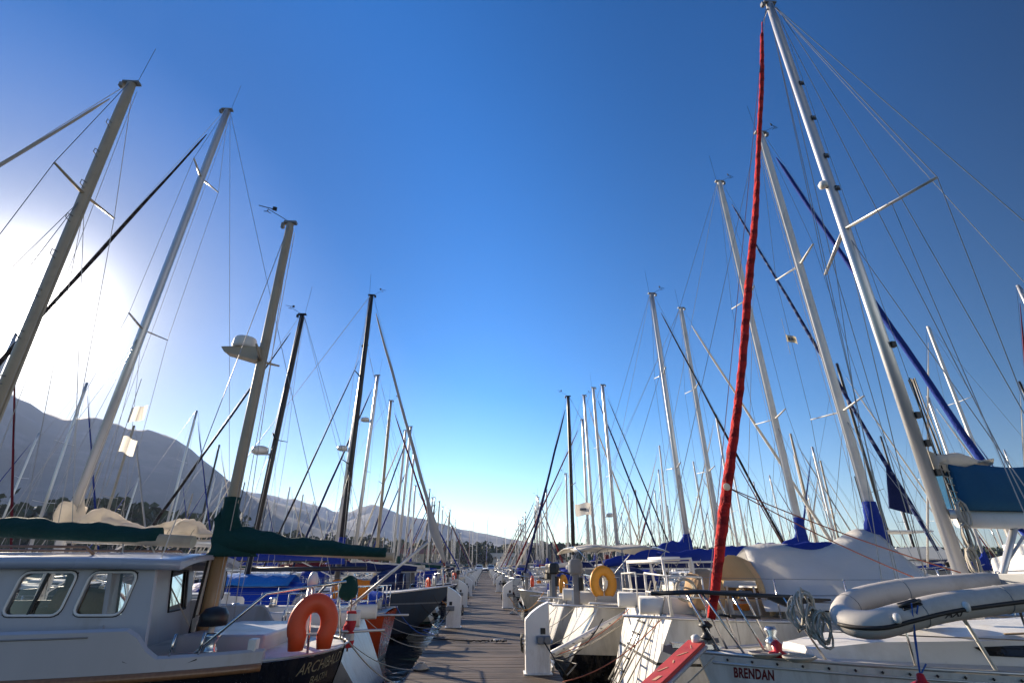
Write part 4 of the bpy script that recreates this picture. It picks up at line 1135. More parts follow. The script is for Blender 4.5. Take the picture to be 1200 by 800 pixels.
for s in (1, -1):
    MB().tube(sag(mzb + Vector((.12, .06 * s, .25)), mzb + Vector((.11, .07 * s, 1.2)), .02, 6), .03, 6).build('halyard', m_rope, mizzen)
    cc = mzb + Vector((.05, .10 * s, .32))
    MB().tube([cc + Vector((.03 * math.sin(k * 1.7), .02 * s + .09 * math.cos(k * .9), .16 * math.sin(k * .9))) for k in range(30)], .013, 5).build('rope_coil', m_rope, mizzen)
# mizzen boom under its green cover with the tall collar round the mast
mb = MB().tube([A(-3.25, 7.0, 2.40), A(-1.18, 7.0, 2.30)], .05, 10).build('mizzen_boom', m_cream, arch)
cover_mesh(A(-3.46, 0, 0)[0], A(-1.28, 0, 0)[0], 2.42, 2.35, .22, .24, .05, .15, 4, 34, y=A(0, 7.0, 0)[1], lump=.12).build('sail_cover', c_green, mb)
mast_collar(arch, mzb, mzt, 2.30, 3.02, .068, c_green, mb, -1, 3)
# main mast, boom and cover
mmb, mmt = Vector(A(-6.75, 6.98, 1.3)), Vector(A(-6.98, 6.98, 10.62))
main, tips = mast_set(arch, mmb, mmt, .098, m_cream, (.71,), .78, 0, 0, A(-13.2, 6.98, 2.2), None, A(-6.75, 0, 0)[0], 1.95, 1.6, steps=True, fwd=1, seed=3, wr=.007, vane=False)
furled_sail(Vector(A(-13.1, 6.98, 2.5)), Vector(A(-7.25, 6.98, 10.2)), .036, c_greyfurl, arch, seed=5)
bm_ = MB().tube([A(-6.6, 6.98, 2.62), A(-3.72, 6.98, 2.47)], .075, 10).build('main_boom', m_cream, arch)
cover_mesh(A(-6.9, 0, 0)[0], A(-4.15, 0, 0)[0], 2.62, 2.50, .5, .20, .13, .16, 6, 34, y=A(0, 6.98, 0)[1], lump=.10).build('sail_cover', c_green, bm_)
for k, (p, q) in enumerate((((-4.6, 7.0, 2.5), (-3.9, 6.2, 1.6)), ((-4.3, 7.0, 2.5), (-3.95, 7.9, 1.4)))):
    wire([A(*p), A(*q)], .010, m_rope, 'mainsheet', bm_)
# deck gear
for s in (1, -1):
    pts = [hA.edge(1.1, .05, .12, s), Vector(hA.edge(.62, .03, .62, s)), Vector((.30, s * .55, 1.98)), Vector((.02, s * .22, 2.02))]
    MB().tube(pts, .017, 8).build('stern_rail', m_steel, arch)
    MB().tube([Vector((.30, s * .55, 1.98)), hA.edge(.22, .05, 0, s)], .014, 8).build('rail_post', m_steel, arch)
    for x in (2.55, 4.9, 7.0):
        a = Vector(hA.edge(x, .02, .34, s)); MB().tube([a - Vector((0, 0, .34)), a + Vector((.06, 0, .05))], .014, 6).build('stanchion', m_steel, arch)
    for x in (1.06, 1.28):
        a = Vector(hA.edge(x, .03, .1, s)); MB().tube([a, a + Vector((-.02, 0, .2))], .012, 6).build('pin', m_steel, arch)
MB().box(.62, .70, hA.edge(.65)[1] - .12, hA.edge(.65)[1] - .02, 1.30, 1.52).build('bollard', m_whitespar, arch, .01)
MB().lathe([(.09, 0), (.07, .05), (.05, .1), (.08, .16), (.08, .19), (.05, .2)], 14, (1.15, .9, 1.36)).build('winch', m_steel, arch)
MB().lathe([(.14, 0), (.14, .10), (.10, .16), (.02, .18)], 12, (1.2, .85, 1.62)).build('winch_hood', m_black, arch)
MB().tube([(1.2, .85, 1.36), (1.2, .85, 1.62)], .03, 8).build('winch_post', m_whitespar, arch)
MB().box(.75, 1.7, -1.0, .55, 1.26, 1.50).build('cockpit_locker', m_awhite, arch, .03)
MB().tube([(.45, .2, 1.3), (.42, .2, 1.95)], .05, 10).build('stern_post', m_whitespar, arch)
MB().lathe([(.02, 0), (.06, .02), (.065, .10), (.04, .16), (.02, .18)], 12, (.42, .2, 1.95)).build('stern_lamp', m_whitespar, arch)
MB().lathe([(.02, 0), (.11, .05), (.13, .14), (.10, .26), (.03, .30)], 12, (.10, -.28, 1.78)).build('winch_cover', c_green, arch)
wire(sag(hA.edge(1.6, .0, .1), hA.edge(1.05, .0, .08), .06, 8), .012, m_ropedark, 'rope', arch)
# the name on the quarter
letter_on('ARCHIBALD', .155, m_letter_gold, arch, ahull, A(-1.66, 6.52, 1.205), (-.50, -.87, .06), (.0, 0, 1), shear=.25, sx=.86)
letter_on('BASTIA', .105, m_letter_gold, arch, ahull, A(-1.66, 6.52, 1.075), (-.50, -.87, .06), (0, 0, 1), sx=.9)
horseshoe((-1.84, 6.20, 1.625), .182, .090, m_orange, "orange horseshoe lifebuoy on the stern rail of the dark hulled ketch", .5, 0, 1.02, arm=.13)

# ------------------------------------------------------------------ near right: the white sloop with the red furled sail, bow to the pier
BX, BY, BL = 2.48, 6.62, 11.2
bren = sailboat(dict(end='bow', side=1, y=BY, end_x=BX, L=BL, mast=(6.0, 13.5), B=3.3, fs=1.24, fm=1.20, fb=1.27, tr=.75, rake=.75, sr=.6, seed=2, hullk=2, spar='silver', deckm=m_deck,
    label='white sloop with red furled headsail and teal boom cover, dark red name on bow', group=None, furl=None, cover=None, levels=(), mast_r=.093, boom_z=2.82, boom_z2=2.72, boom_l=4.2, cab_h=.40, cab_x=(3.3, 10.0), life_r=.006, rake_mast=.02,
    pulpit=False, vane=False, antenna=False, wr=.008))
br = bren['root']
def Bp(X, Y, Z): return (BX + BL - X, BY - Y, Z)
tp = bren['top']; bs = bren['base']
# red furled genoa from the bow to the masthead
furled_sail(Bp(2.70, BY, 1.62), Bp(5.72, BY, 12.85), .053, c_red, br, seed=21, seg=170, ns=14, twist=1.0, bow=(-.16, 0, 0))
cp_ = Vector(Bp(2.70, BY, 1.62)).lerp(Vector(Bp(5.72, BY, 12.85)), .135)
MB().lathe([(.002, -.014), (.042, -.01), (.048, 0), (.042, .01), (.002, .014)], 16).build('clew_patch', c_white, br)
bpy.data.objects['clew_patch'].location = cp_ + Vector((-.03, .070, 0)); bpy.data.objects['clew_patch'].rotation_euler = (PI / 2, 0, 0)
br_cl = cp_ + Vector((-.05, .04, 0))
dr = MB().lathe([(.03, 0), (.075, .02), (.075, .04), (.045, .06), (.045, .12), (.08, .14), (.08, .16), (.03, .2)], 14, Bp(2.62, BY, 1.40)).build('furling_drum', m_black, br)
MB().tube([Bp(2.56, BY, 1.25), Bp(2.62, BY, 1.42)], .02, 6).build('forestay_fitting', m_steel, br)
wire([Bp(5.73, BY, 12.85), tp], .012, m_steel, 'forestay_fitting', br)
for X, Y_, z in ((5.62, 6.2, 2.12), (5.0, 6.0, 2.02)):
    MB().tube(sag(Vector(br_cl), Bp(X, Y_, z), .05, 10), .0075, 5).build('sheet', m_ropered, br)
# spreaders seen nearly end-on, cap shrouds over their tips
for s, tip in ((1, Bp(6.35, 5.19, 7.26)), (-1, Bp(6.35, 7.76, 7.24))):
    root_ = Vector(Bp(6.0, BY, 7.40)); tip = Vector(tip)
    MB().tube([root_ + Vector((0, s * .05, 0)), tip], [.035, .026], 8, sq=(.6, 1.2)).build('spreader', m_alu, bren['mast'])
    wire([tp + Vector((0, s * .06, -.08)), tip, Vector(Bp(6.15, BY - s * 1.32, 1.25))], .008, m_wire, 'shroud', br)
    wire([tp + Vector((-.1, s * .06, -.25)), tip.lerp(root_, .35), Vector(Bp(6.6, BY - s * 1.3, 1.25))], .008, m_wire, 'shroud', br)
    wire([root_ + Vector((0, s * .06, -.25)), Vector(Bp(6.5, BY - s * 1.25, 1.25))], .008, m_wire, 'shroud', br)
    wire([tip.lerp(root_, .45), Vector(Bp(5.8, BY - s * 1.3, 1.25))], .007, m_wire, 'shroud', br)
for z in (10.9, 9.95, 9.0, 8.25):
    MB().lathe([(.02, -.02), (.035, 0), (.02, .02)], 8, Bp(6.05, BY - .085, z)).build('rivet', m_grey, bren['mast'])
    MB().box(*[q for a in zip(Bp(6.10, BY - .07, z - .05), Bp(6.02, BY - .085, z + .05)) for q in sorted(a)]).build('sheave_slot', m_black, bren['mast'])
MB().lathe([(.03, -.06), (.07, -.04), (.08, .02), (.05, .07)], 12, Bp(5.86, BY - .02, 8.35)).build('steaming_light', m_whitespar, bren['mast'])
for z in (3.3, 3.7, 4.1, 5.2): MB().box(*[q for a in zip(Bp(6.13, BY - .09, z), Bp(6.06, BY - .02, z + .09)) for q in sorted(a)]).build('mast_cleat', m_black, bren['mast'], .006)
rr = random.Random(8)
for k in range(6):
    x_ = 6.16 + .02 * k
    MB().tube([Vector(Bp(x_ + rr.uniform(-.02, .02), BY - .09 + .04 * (k % 3), 2.0 + .45 * j)) + Vector((rr.uniform(-.012, .012), rr.uniform(-.012, .012), 0)) for j in range(7)], .008, 5).build('halyard', m_rope if k % 2 else m_ropedark, bren['mast'])
for k in range(3):
    cc = Vector(Bp(6.06 + .05 * k, BY - .16, 2.25 + .28 * k))
    MB().tube([cc + Vector((.05 * math.cos(a * .8) * 1.2, .03 * math.sin(a * .37), .16 * math.sin(a * .8))) for a in range(26)], .011, 5).build('rope_coil', m_rope, bren['mast'])
# boom: teal cover laced round the mainsail, sail head showing at the mast
bo = bren['boom']
rings = []
for i in range(31):
    f = i / 30; X = 6.22 + 4.0 * f; ring = []
    top_ = 3.46 - .10 * f + .018 * math.sin(f * 23); bot = 2.86 - .04 * f
    for k in range(14):
        a = 2 * PI * k / 14; cc, ss = math.cos(a), math.sin(a)
        hw = (.14 + .05 * max(0, -ss)) * (1 - .25 * f)
        nz = noise.noise(Vector((X * 1.7, k * .6, 2.2))) * .035
        zz = (top_ + bot) / 2 + (top_ - bot) / 2 * max(-1, min(1, ss * 1.25))
        ring.append(Bp(X + .05 * (zz - 2.9), BY + hw * cc * 1.1 + nz, zz))
    rings.append(ring)
MB().loft(rings).build('sail_cover', c_teal, bo)
rings = []
for i in range(13):
    f = i / 12; X = 6.12 + .85 * f
    rings.append([Bp(X, BY + (.12 + .02 * math.sin(5 * f)) * math.cos(a) * (1 - .3 * f), 3.50 + .16 * (1 - f) * math.sin(a) + .04 * math.sin(8 * f + a * 2)) for a in [2 * PI * k / 12 for k in range(12)]])
MB().loft(rings).build('mainsail', c_white, bo)
MB().tube([Bp(6.20, BY, 2.76), Bp(10.2, BY, 2.68)], .115, 12, sq=(.75, 1.0)).build('boom_spar', m_whitespar, bo)
for i in range(7): MB().tube([Bp(6.22, BY - .12, 2.9 + .09 * i), Bp(6.12, BY - .11, 2.93 + .09 * i)], .008, 4).build('lacing', m_rope, bo)
MB().tube([Bp(6.95, BY, 2.66), Bp(6.32, BY, 1.78)], .04, 8).build('vang_strut', m_alu, bo)
MB().tube([Bp(7.0, BY, 2.66), Bp(7.5, BY - .1, 1.7)], .03, 8).build('preventer', c_blue, bo)
# white rails at the bow
hB = bren['h']
zr = .62
P_ = lambda X, i=.05, dz=0, s=1: Vector(hB.edge(BX + BL - X, i, dz, s))
front = Vector(Bp(2.02, BY, 1.27 + zr))
m = MB(); m.tube([P_(3.5, .05, zr), P_(3.0, .04, zr + .01), P_(2.6, .03, zr + .02) + Vector((.0, .0, 0)), front, P_(2.6, .03, zr + .02, -1), P_(3.0, .04, zr + .01, -1), P_(3.5, .05, zr, -1)], .024, 8)
m.build('pulpit', m_darkrail, br)
for s in (1, -1):
    for a, b in ((2.72, 2.45), (2.95, 2.62), (3.15, 2.9), (3.66, 3.38)):
        MB().tube([P_(a, .05, 0, s), P_(b, .04, zr, s)], .014, 8).build('pulpit_leg', m_steel, br)
MB().loft([[P_(x, .03, zr + dz) for dz in (0, -w_)] + [P_(x, .09, zr + dz) for dz in (-w_, 0)] for x, w_ in ((3.25, .03), (3.4, .10), (3.55, .06), (3.8, .02))], smooth=False).build('rail_pad', m_black, br)
MB().obox(Bp(3.0, BY - .22, 1.66), (.17, 0, .01), (0, .05, 0), (0, 0, .014)).build('windvane_blade', m_black, br)
MB().tube([Bp(2.72, BY - .2, 1.68), Bp(2.9, BY - .22, 1.65)], .016, 6).build('blade_arm', m_black, br)
# bow gear: roller, anchor, deck hardware
MB().beam(Bp(2.75, BY, 1.33), Bp(2.18, BY, 1.36), .10, .05).build('bow_roller', m_steel, br)
an = MB(); an.beam(Bp(2.75, BY, 1.40), Bp(2.12, BY, 1.33), .035, .05)
an.obox(Bp(2.16, BY, 1.30), (.09, 0, .03), (0, .035, 0), (.01, 0, -.035)); an.build('anchor', m_grey, br)
MB().lathe([(.09, 0), (.08, .1), (.05, .14), (.08, .2), (.05, .24)], 14, Bp(3.4, BY, 1.3)).build('windlass', m_steel, br)
wc = Vector(Bp(3.28, BY - .75, 1.30))
for k, c_ in enumerate(((3.28, .72), (3.05, .45))):
    cc = Vector(Bp(c_[0], BY - c_[1], 1.285))
    MB().tube([cc + Vector(((.09 + .002 * a) * math.cos(a * .55), (.07 + .002 * a) * math.sin(a * .55), .012 * (a / 12) + .01)) for a in range(44)], .011, 5).build('rope_coil', m_rope, br)
for X, Y_, z0 in ((3.26, 5.72, 1.74), (3.34, 5.60, 1.68), (3.40, 5.55, 1.62), (3.30, 5.62, 1.82)):
    cc = Vector(Bp(X, Y_, z0))
    MB().tube([cc + Vector(((.07 + .02 * math.sin(X * 40 + a * .21)) * math.sin(a * .52), .04 * math.sin(a * .83 + X * 9), (.14 + .03 * math.sin(a * .17 + X * 20)) * math.cos(a * .52))) for a in range(56)], .011, 5).build('rope_coil', m_rope, br)
MB().lathe([(.10, 0), (.09, .04), (.05, .06), (.06, .12), (.02, .16)], 12, Bp(3.22, 6.2, 1.29)).build('deck_light', m_red, br)
for k in range(28):
    X = 2.75 + .22 * k; p = P_(X, -.004, -.035); q = P_(X + .01, -.004, -.035)
    MB().lathe([(.004, -.014), (.016, 0), (.004, .014)], 8, (p[0], p[1], p[2])).build('rail_bolt', m_black, br)
MB().tube([hB.pos((BX + BL - x) / BL, .955, 1)[:1] + (hB.pos((BX + BL - x) / BL, .955, 1)[1] + .004,) + hB.pos((BX + BL - x) / BL, .955, 1)[2:] for x in [2.6 + .35 * i for i in range(20)]], .014, 6).build('rubbing_strip', m_alu, br)
letter_on('BRENDAN', .135, m_letter_red, br, bren['hull'], Bp(2.98, 6.1, 1.105), (-1, .0, 0), (0, 0, 1), sx=.55, space=1.08, bold=.035)
# boarding plank, tender and fender of this boat
pk = thing('boarding_plank', 'red painted boarding plank with pale worn marks leading off the white sloop to the pier', 'plank', (0, 0, 0))
a, b = Vector((2.36, 6.28, 1.42)), Vector((.42, 4.76, .645)); d = (b - a).normalized(); sdv = Vector((d.y, -d.x, 0)).normalized(); upv = sdv.cross(d)
if upv.z < 0: upv = -upv
MB().obox((a + b) / 2, d * (b - a).length / 2, sdv * .10, upv * .02).build('board', m_redplank, pk, .006)
for s in (1, -1):
    MB().tube([a + sdv * .105 * s - upv * .035, b + sdv * .105 * s - upv * .035], .022, 8).build('edge_tube', m_alu, pk)
rr = random.Random(4)
for k in range(9):
    c = a.lerp(b, .06 + k * .068) + upv * .0225 + sdv * rr.uniform(-.03, .03)
    MB().obox(c, (d + sdv * rr.uniform(-.8, .8)) * rr.uniform(.02, .06), (sdv + d * rr.uniform(-.5, .5)) * rr.uniform(.006, .02), upv * .0015).build('worn_mark', m_palemark, pk)
MB().lathe([(.02, -.05), (.05, -.03), (.05, .03), (.02, .05)], 10, tuple(a + upv * .03)).build('end_fitting', m_fwhite, pk)

dg_ = thing('inflatable_dinghy', 'grey inflatable dinghy lashed on the foredeck of the white sloop', 'dinghy', (4.2, 5.5, 1.75))
D = lambda x, y, z: (x - 4.2, y - 5.5, z - 1.75)
cl = [(5.95, 5.15, 1.96), (5.3, 5.15, 1.925), (4.7, 5.15, 1.87), (4.3, 5.15, 1.82), (3.95, 5.16, 1.75), (3.68, 5.20, 1.69), (3.56, 5.36, 1.70), (3.66, 5.56, 1.76), (3.94, 5.74, 1.85), (4.4, 5.84, 1.92), (4.8, 5.86, 1.96), (5.9, 5.86, 2.03)]
fine = []
for i in range(len(cl) - 1):
    for j in range(6):
        t_ = j / 6; p0, p1, p2, p3 = [Vector(cl[max(0, min(len(cl) - 1, i + q))]) for q in (-1, 0, 1, 2)]
        fine.append(.5 * ((2 * p1) + (p2 - p0) * t_ + (2 * p0 - 5 * p1 + 4 * p2 - p3) * t_ ** 2 + (3 * p1 - p0 - 3 * p2 + p3) * t_ ** 3))
fine.append(Vector(cl[-1]))
rad = [.122] * len(fine); rad[0] = .03; rad[1] = .09; rad[2] = .12; rad[-1] = .03; rad[-2] = .09; rad[-3] = .12
tube = MB().tube([D(*p) for p in fine], rad, 18).build('tube', m_rubber, dg_)
st = []
for i, p in enumerate(fine):
    if 3 <= i <= 36:
        dd = (fine[min(i + 1, len(fine) - 1)] - fine[max(0, i - 1)]).normalized(); o_ = dd.cross(Vector((0, 0, 1))).normalized()
        out = o_ if (Vector((p.x, p.y, 0)) + o_ - Vector((4.6, 5.57, 0))).length > (Vector((p.x, p.y, 0)) - o_ - Vector((4.6, 5.57, 0))).length else -o_
        st.append(Vector(D(*(p + out * .120 - Vector((0, 0, .02))))))
MB().tube(st, .019, 8, sq=(1, 1)).build('strake', m_blkstrip, tube)
for ii in (9, 21, 45, 57):
    p_, q_ = fine[ii], fine[ii + 1]; ax_ = (q_ - p_).normalized(); u_ = ax_.cross(Vector((0, 0, 1))).normalized(); v_ = u_.cross(ax_)
    MB().tube([Vector(D(*(p_ + (u_ * math.cos(a) + v_ * math.sin(a)) * .123))) for a in [2 * PI * k / 18 for k in range(18)]], .0045, 4, closed=True).build('seam', m_grey, tube)
MB().loft([[D(x, y, z) for y in (5.2, 5.4, 5.6, 5.76)] for x, z in ((3.7, 1.70), (4.2, 1.78), (5.0, 1.84), (5.85, 1.9))], closed=False, caps=False).build('floor', m_grey, dg_)
MB().box(*[q for a_ in zip(D(5.6, 5.22, 1.85), D(5.65, 5.72, 2.12)) for q in sorted(a_)]).build('transom', m_grey, dg_, .01)
MB().tube([D(3.90, 5.10, 1.845), D(3.96, 5.06, 1.87), D(4.06, 5.06, 1.89), D(4.12, 5.10, 1.895)], .018, 8).build('grab_handle', m_black, tube)
MB().obox(D(4.01, 5.10, 1.86), (.10, 0, .022), (0, .04, .025), (0, -.01, .012)).build('handle_patch', m_black, tube, .006)
letter_on('AXI', .088, m_letter_dark, tube, tube, D(4.36, 4.95, 1.765), (1, 0, .09), (0, -.25, 1), shear=.35, sx=1.2, off=.003, bold=.03)
for x in (3.8, 4.5): MB().lathe([(.012, -.045), (.03, -.03), (.034, 0), (.03, .03), (.012, .045)], 10, D(x, 5.03, 1.755 + .13 * (x - 3.8))).build('toggle', m_fwhite, tube)
for (p, q) in (((5.4, 5.02, 1.85), (5.6, 5.35, 1.3)),):
    wire([D(*p), D(*q)], .013, m_ropedark, 'lashing', dg_)
fd = fender((3.92, 5.10, .84), m_red, 'red fender hanging on blue ropes from the dinghy over the side of the white sloop', None, .135, .42, hang=(3.98, 5.03, 1.88), rope=m_ropeblue)
wire([(0, 0, .46), (.07, .02, .78), (.10, -.09, 1.02)], .009, m_ropeblue, 'fender_rope', fd)
wire([(0, 0, .46), (.20, .15, .52)], .009, m_ropeblue, 'fender_rope', fd)
# its own stanchion and sprung guard wires in front of the dinghy
for X in (4.85,):
    MB().tube([P_(X + .18, .03, 0), P_(X, .03, .62)], .018, 8).build('stanchion', m_whitespar, br)

# ------------------------------------------------------------------ second boat on the right, white tarpaulin over its boom
r2 = sailboat(dict(end='stern', side=1, y=9.6, end_x=2.05, L=8.75, mast=(7.35, 12.9), B=3.3, fs=1.50, fm=1.42, fb=1.55, tr=.80, sr=.75, seed=4, hullk=1, spar='white', label='white yacht with reverse transom, white tarpaulin over its boom and blue collar on the mast', furl=c_bluefurl, furl_r=.06, cover='blue', cov_h=.14, boom_z=2.46, boom_z2=2.36, boom_l=2.6, levels=(.30, .62), span=.85, cov_w=.13, collar=.85, cab_h=.34, wheel=False, pushm=m_whitespar, mast_r=.10))
q = r2['root']
def W2(X, Y, Z): return (X - 2.05, Y - 9.6, Z)
rings = []
rr = random.Random(5)
for i in range(25):
    f = i / 24; row = []
    X = 4.72 + 2.55 * f; zt2 = 2.50 + .10 * f + .015 * math.sin(f * 9) + .22 * sst((f - .62) * 3.5); ze = 1.56 + .10 * f
    for k in range(17):
        a = -1 + 2 * k / 16
        s_ = abs(a)
        nz = noise.noise(Vector((X * 1.3, a * 2.2, 4.4))) * .05
        row.append(W2(X - .55 * s_ * (1 - f), 9.6 + a * (1.45 + .05 * math.sin(i * .9)) , zt2 + (ze - zt2) * s_ - .035 * math.sin(PI * abs(a)) + .022 * math.sin((X * 5 + abs(a) * 6) + 2 * nz * 20) * (abs(a) < .97) + nz * .6))
    rings.append(row)
tp_ = MB().loft(rings, closed=False, caps=False).build('boom_tarpaulin', c_tarp, q); so_ = tp_.modifiers.new('cloth', 'SOLIDIFY'); so_.thickness = .01
# cream cockpit tent, its open front turned towards the pier head
tc_, td, ts = Vector((4.02, 8.62, 1.50)), Vector((.55, .835, 0)), Vector((.835, -.55, 0))
def TT(sx, dd, z): p = tc_ + ts * sx + td * dd + Vector((0, 0, z)); return W2(p.x, p.y, p.z)
sec = [(-.42, 0), (-.40, .16), (-.37, .34), (-.27, .58), (-.15, .79), (-.05, .85), (.05, .85), (.15, .79), (.27, .58), (.37, .34), (.40, .16), (.42, 0)]
rings = []
for i in range(8):
    f = i / 7
    rings.append([TT(x * (1 + .10 * f) + .012 * noise.noise(Vector((x * 5, f * 3, 1))), .85 * f - .12 * (z / .85) * (1 - f), z * (1 - .05 * f) + .02 * noise.noise(Vector((x * 4, f * 4, 6)))) for x, z in sec])
tn = MB().loft(rings, closed=False, caps=False).build('cockpit_tent', c_tent, q); so_ = tn.modifiers.new('cloth', 'SOLIDIFY'); so_.thickness = .012
FL = [(-.31, .48)] + sec[3:9] + [(.31, .48)]
fp = MB().loft([[TT(x * .97, .0 - .12 * z / .85, z) for x, z in FL], [TT(x * .97, .012 - .12 * z / .85, z) for x, z in FL]], smooth=False).build('front_flap', c_tent, tn)
MB().loft([[TT(x, .55, z) for x, z in ((-.34, .02), (.34, .02), (.30, .36), (-.30, .36))], [TT(x, .58, z) for x, z in ((-.34, .02), (.34, .02), (.30, .36), (-.30, .36))]], smooth=False).build('companionway', m_interior, q)
MB().loft([[TT(x, y_, .05) for x, y_ in ((-.22, .08), (.10, .08), (.10, .34), (-.22, .34))], [TT(x, y_, .14) for x, y_ in ((-.22, .08), (.10, .08), (.10, .34), (-.22, .34))]], smooth=False).build('cushion', m_orangecan, q, .015)
for xx in (-.18, .26): MB().tube([TT(xx, .02, 0), TT(xx * .9, .0, .40)], .018, 6).build('tent_pole', m_whitespar, q)
MB().lathe([(.1, 0), (.26, .06), (.31, .3), (.24, .52), (.08, .60)], 16, W2(3.45, 8.55, 1.55)).build('rolled_canvas', c_tan, q)
MB().tube([Vector(W2(3.05, 8.3, 1.86)) + Vector((.15 * math.cos(a * .5), .05 * math.sin(a * .33), .15 * math.sin(a * .5))) for a in range(60)], .018, 5).build('rope_coil', m_rope, q)
# ladder hooked on the reverse transom, with ropes over it
la = MB()
for yy in (9.05, 9.42): la.tube([W2(2.86, yy, 1.60), W2(2.70, yy, 1.52), W2(2.02, yy, .42)], .016, 6)
lad = la.build('boarding_ladder', m_steel, q)
for k in range(6):
    f = .15 + k * .15; z = 1.52 - 1.1 * f; x = 2.70 - .68 * f
    MB().tube([W2(x - .012, 9.03, z), W2(x - .012, 9.44, z)], .016, 6).build('rung', m_black, lad)
for k in range(4):
    y0 = 8.75 + .3 * k
    MB().tube([W2(2.95, y0, 1.95), W2(2.80, y0 + .05, 1.50), W2(2.42, y0 + .02, .95), W2(2.05, y0 - .08, .5)], .012, 5).build('rope', m_rope, q)
# white gantry at the stern
for yy in (8.45, 10.6):
    MB().tube([W2(2.85, yy, 1.5), W2(2.80, yy, 2.28), W2(3.25, yy, 2.30), W2(3.35, yy, 1.5)], .028, 8).build('gantry_leg', m_whitespar, q)
MB().tube([W2(2.80, 8.45, 2.26), W2(2.80, 10.6, 2.26)], .028, 8).build('gantry_bar', m_whitespar, q)
MB().box(*[v for a in zip(W2(2.88, 8.75, 2.27), W2(3.2, 9.5, 2.33)) for v in sorted(a)]).build('gantry_rack', m_whitespar, q, .01)

# ------------------------------------------------------------------ third on the right: bimini, yellow horseshoe
r3 = sailboat(dict(end='stern', side=1, y=13.0, end_x=1.42, L=10.3, mast=(7.95, 14.3), B=3.5, fs=1.42, fm=1.36, fb=1.6, tr=.74, sr=1.0, seed=6, hull='white over black', hullk=0, spar='white', label='white yacht with a pale bimini, scooped stern and striped navy furled headsail', furl=c_stripe, furl_r=.044, cover='blue', boom_z=2.36, boom_z2=2.30, boom_l=4.0, levels=(.33, .63), span=.8, bimini=c_white, bim_x=(.5, 2.6), bim_z=2.50, cab_h=.36, wheel=True, collar=.95, mast_r=.095, hood=None))
q3 = r3['root']
def W3(X, Y, Z): return (X - 1.42, Y - 13.0, Z)
MB().add([W3(10.72, 12.985, 4.7), W3(10.42, 12.96, 3.55), W3(11.02, 12.985, 3.40), W3(10.72, 13.015, 4.7), W3(10.42, 12.99, 3.55), W3(11.02, 13.015, 3.40)], [(0, 1, 2), (5, 4, 3), (0, 3, 4, 1), (1, 4, 5, 2), (2, 5, 3, 0)]).build('sail_clew', c_navy, q3)
sx_ = MB().loft([[W3(2.2 + i * .3, 13 + 1.2 * (1 - 2 * k / 8), 2.67 + .0 * i + .05 * math.sin(PI * k / 8)) for k in range(9)] for i in range(2)], closed=False, caps=False)
fl_ = MB().box(-.012, .012, -.32, .0, -.1, .1)
sg = thing('burgee_flag', 'pale yellow flag under the spreader of the yacht with the pale bimini', 'flag', (8.35, 12.3, 8.05), .4)
MB().loft([[(.46 * i / 6, .03 * math.sin(i * 1.1), -.11 + .22 * k + .01 * math.sin(i)) for k in range(2)] for i in range(7)], closed=False, caps=False).build('cloth', c_cream, sg)
MB().box(.12, .34, -.02, .035, -.035, .035).build('emblem', m_letter_dark, sg)
wire([(0, 0, -.5), (0, 0, .6)], .006, m_rope, 'halyard', sg)
horseshoe((2.50, 11.55, 1.86), .215, .095, m_yellow, 'yellow horseshoe lifebuoy on the stern rail of the yacht with the pale bimini', .1, 0, .5, arm=.03)
MB().box(*[v for a in zip(W3(3.05, 11.36, 1.42), W3(3.40, 11.44, 1.98)) for v in sorted(a)]).build('dodger_panel', c_navy, q3)
def outboard(loc, rz, label, cowl):
    o = thing('outboard_motor', label, 'outboard motor', loc, rz)
    MB().loft([[(x * k, y * k, z) for x, y in ((-.13, -.10), (.10, -.11), (.17, -.06), (.17, .06), (.10, .11), (-.13, .10))] for z, k in ((.30, .86), (.34, 1), (.50, 1.0), (.58, .9), (.61, .6))], smooth=False).build('cowl', cowl, o, .02)
    MB().loft([[(-.06 + (.02 if z < 0 else 0), -.05, z), (.08, -.05, z), (.08, .05, z), (-.06 + (.02 if z < 0 else 0), .05, z)] for z in (-.35, .0, .31)], smooth=False).build('leg', m_grey, o, .01)
    MB().box(-.10, .20, -.07, .07, -.30, -.28).build('cavitation_plate', m_grey, o)
    MB().tube([(.14, 0, .3), (.40, 0, .36)], .018, 6).build('tiller', m_black, o)
    MB().box(-.14, -.05, -.09, .09, -.02, .24).build('clamp', m_black, o, .01)
outboard((2.02, 12.05, 1.72), 2.8, 'grey outboard motor clamped to the stern rail beside the yellow horseshoe lifebuoy', m_grey)
outboard((2.05, 16.2, 1.66), 2.6, 'black outboard motor hanging on a stern rail behind the near white pedestal', m_black)
pl = thing('boarding_plank', 'long white tubular boarding plank between the pier and the yacht with the pale bimini', 'plank', (0, 0, 0))
MB().tube([(1.16, 10.6, .68), (2.95, 11.3, 1.34)], .055, 10).build('pole', m_whitespar, pl)
for k in range(9):
    f = .06 + k * .11; c = Vector((1.16, 10.6, .68)).lerp(Vector((2.95, 11.3, 1.34)), f); MB().lathe([(.058, -.012), (.062, 0), (.058, .012)], 10, tuple(c)).build('pole_stud', m_grey, pl)
MB().tube(sag((1.16, 10.55, .66), (2.95, 11.2, 1.28), .12, 10), .014, 6).build('rope', m_rope, pl)

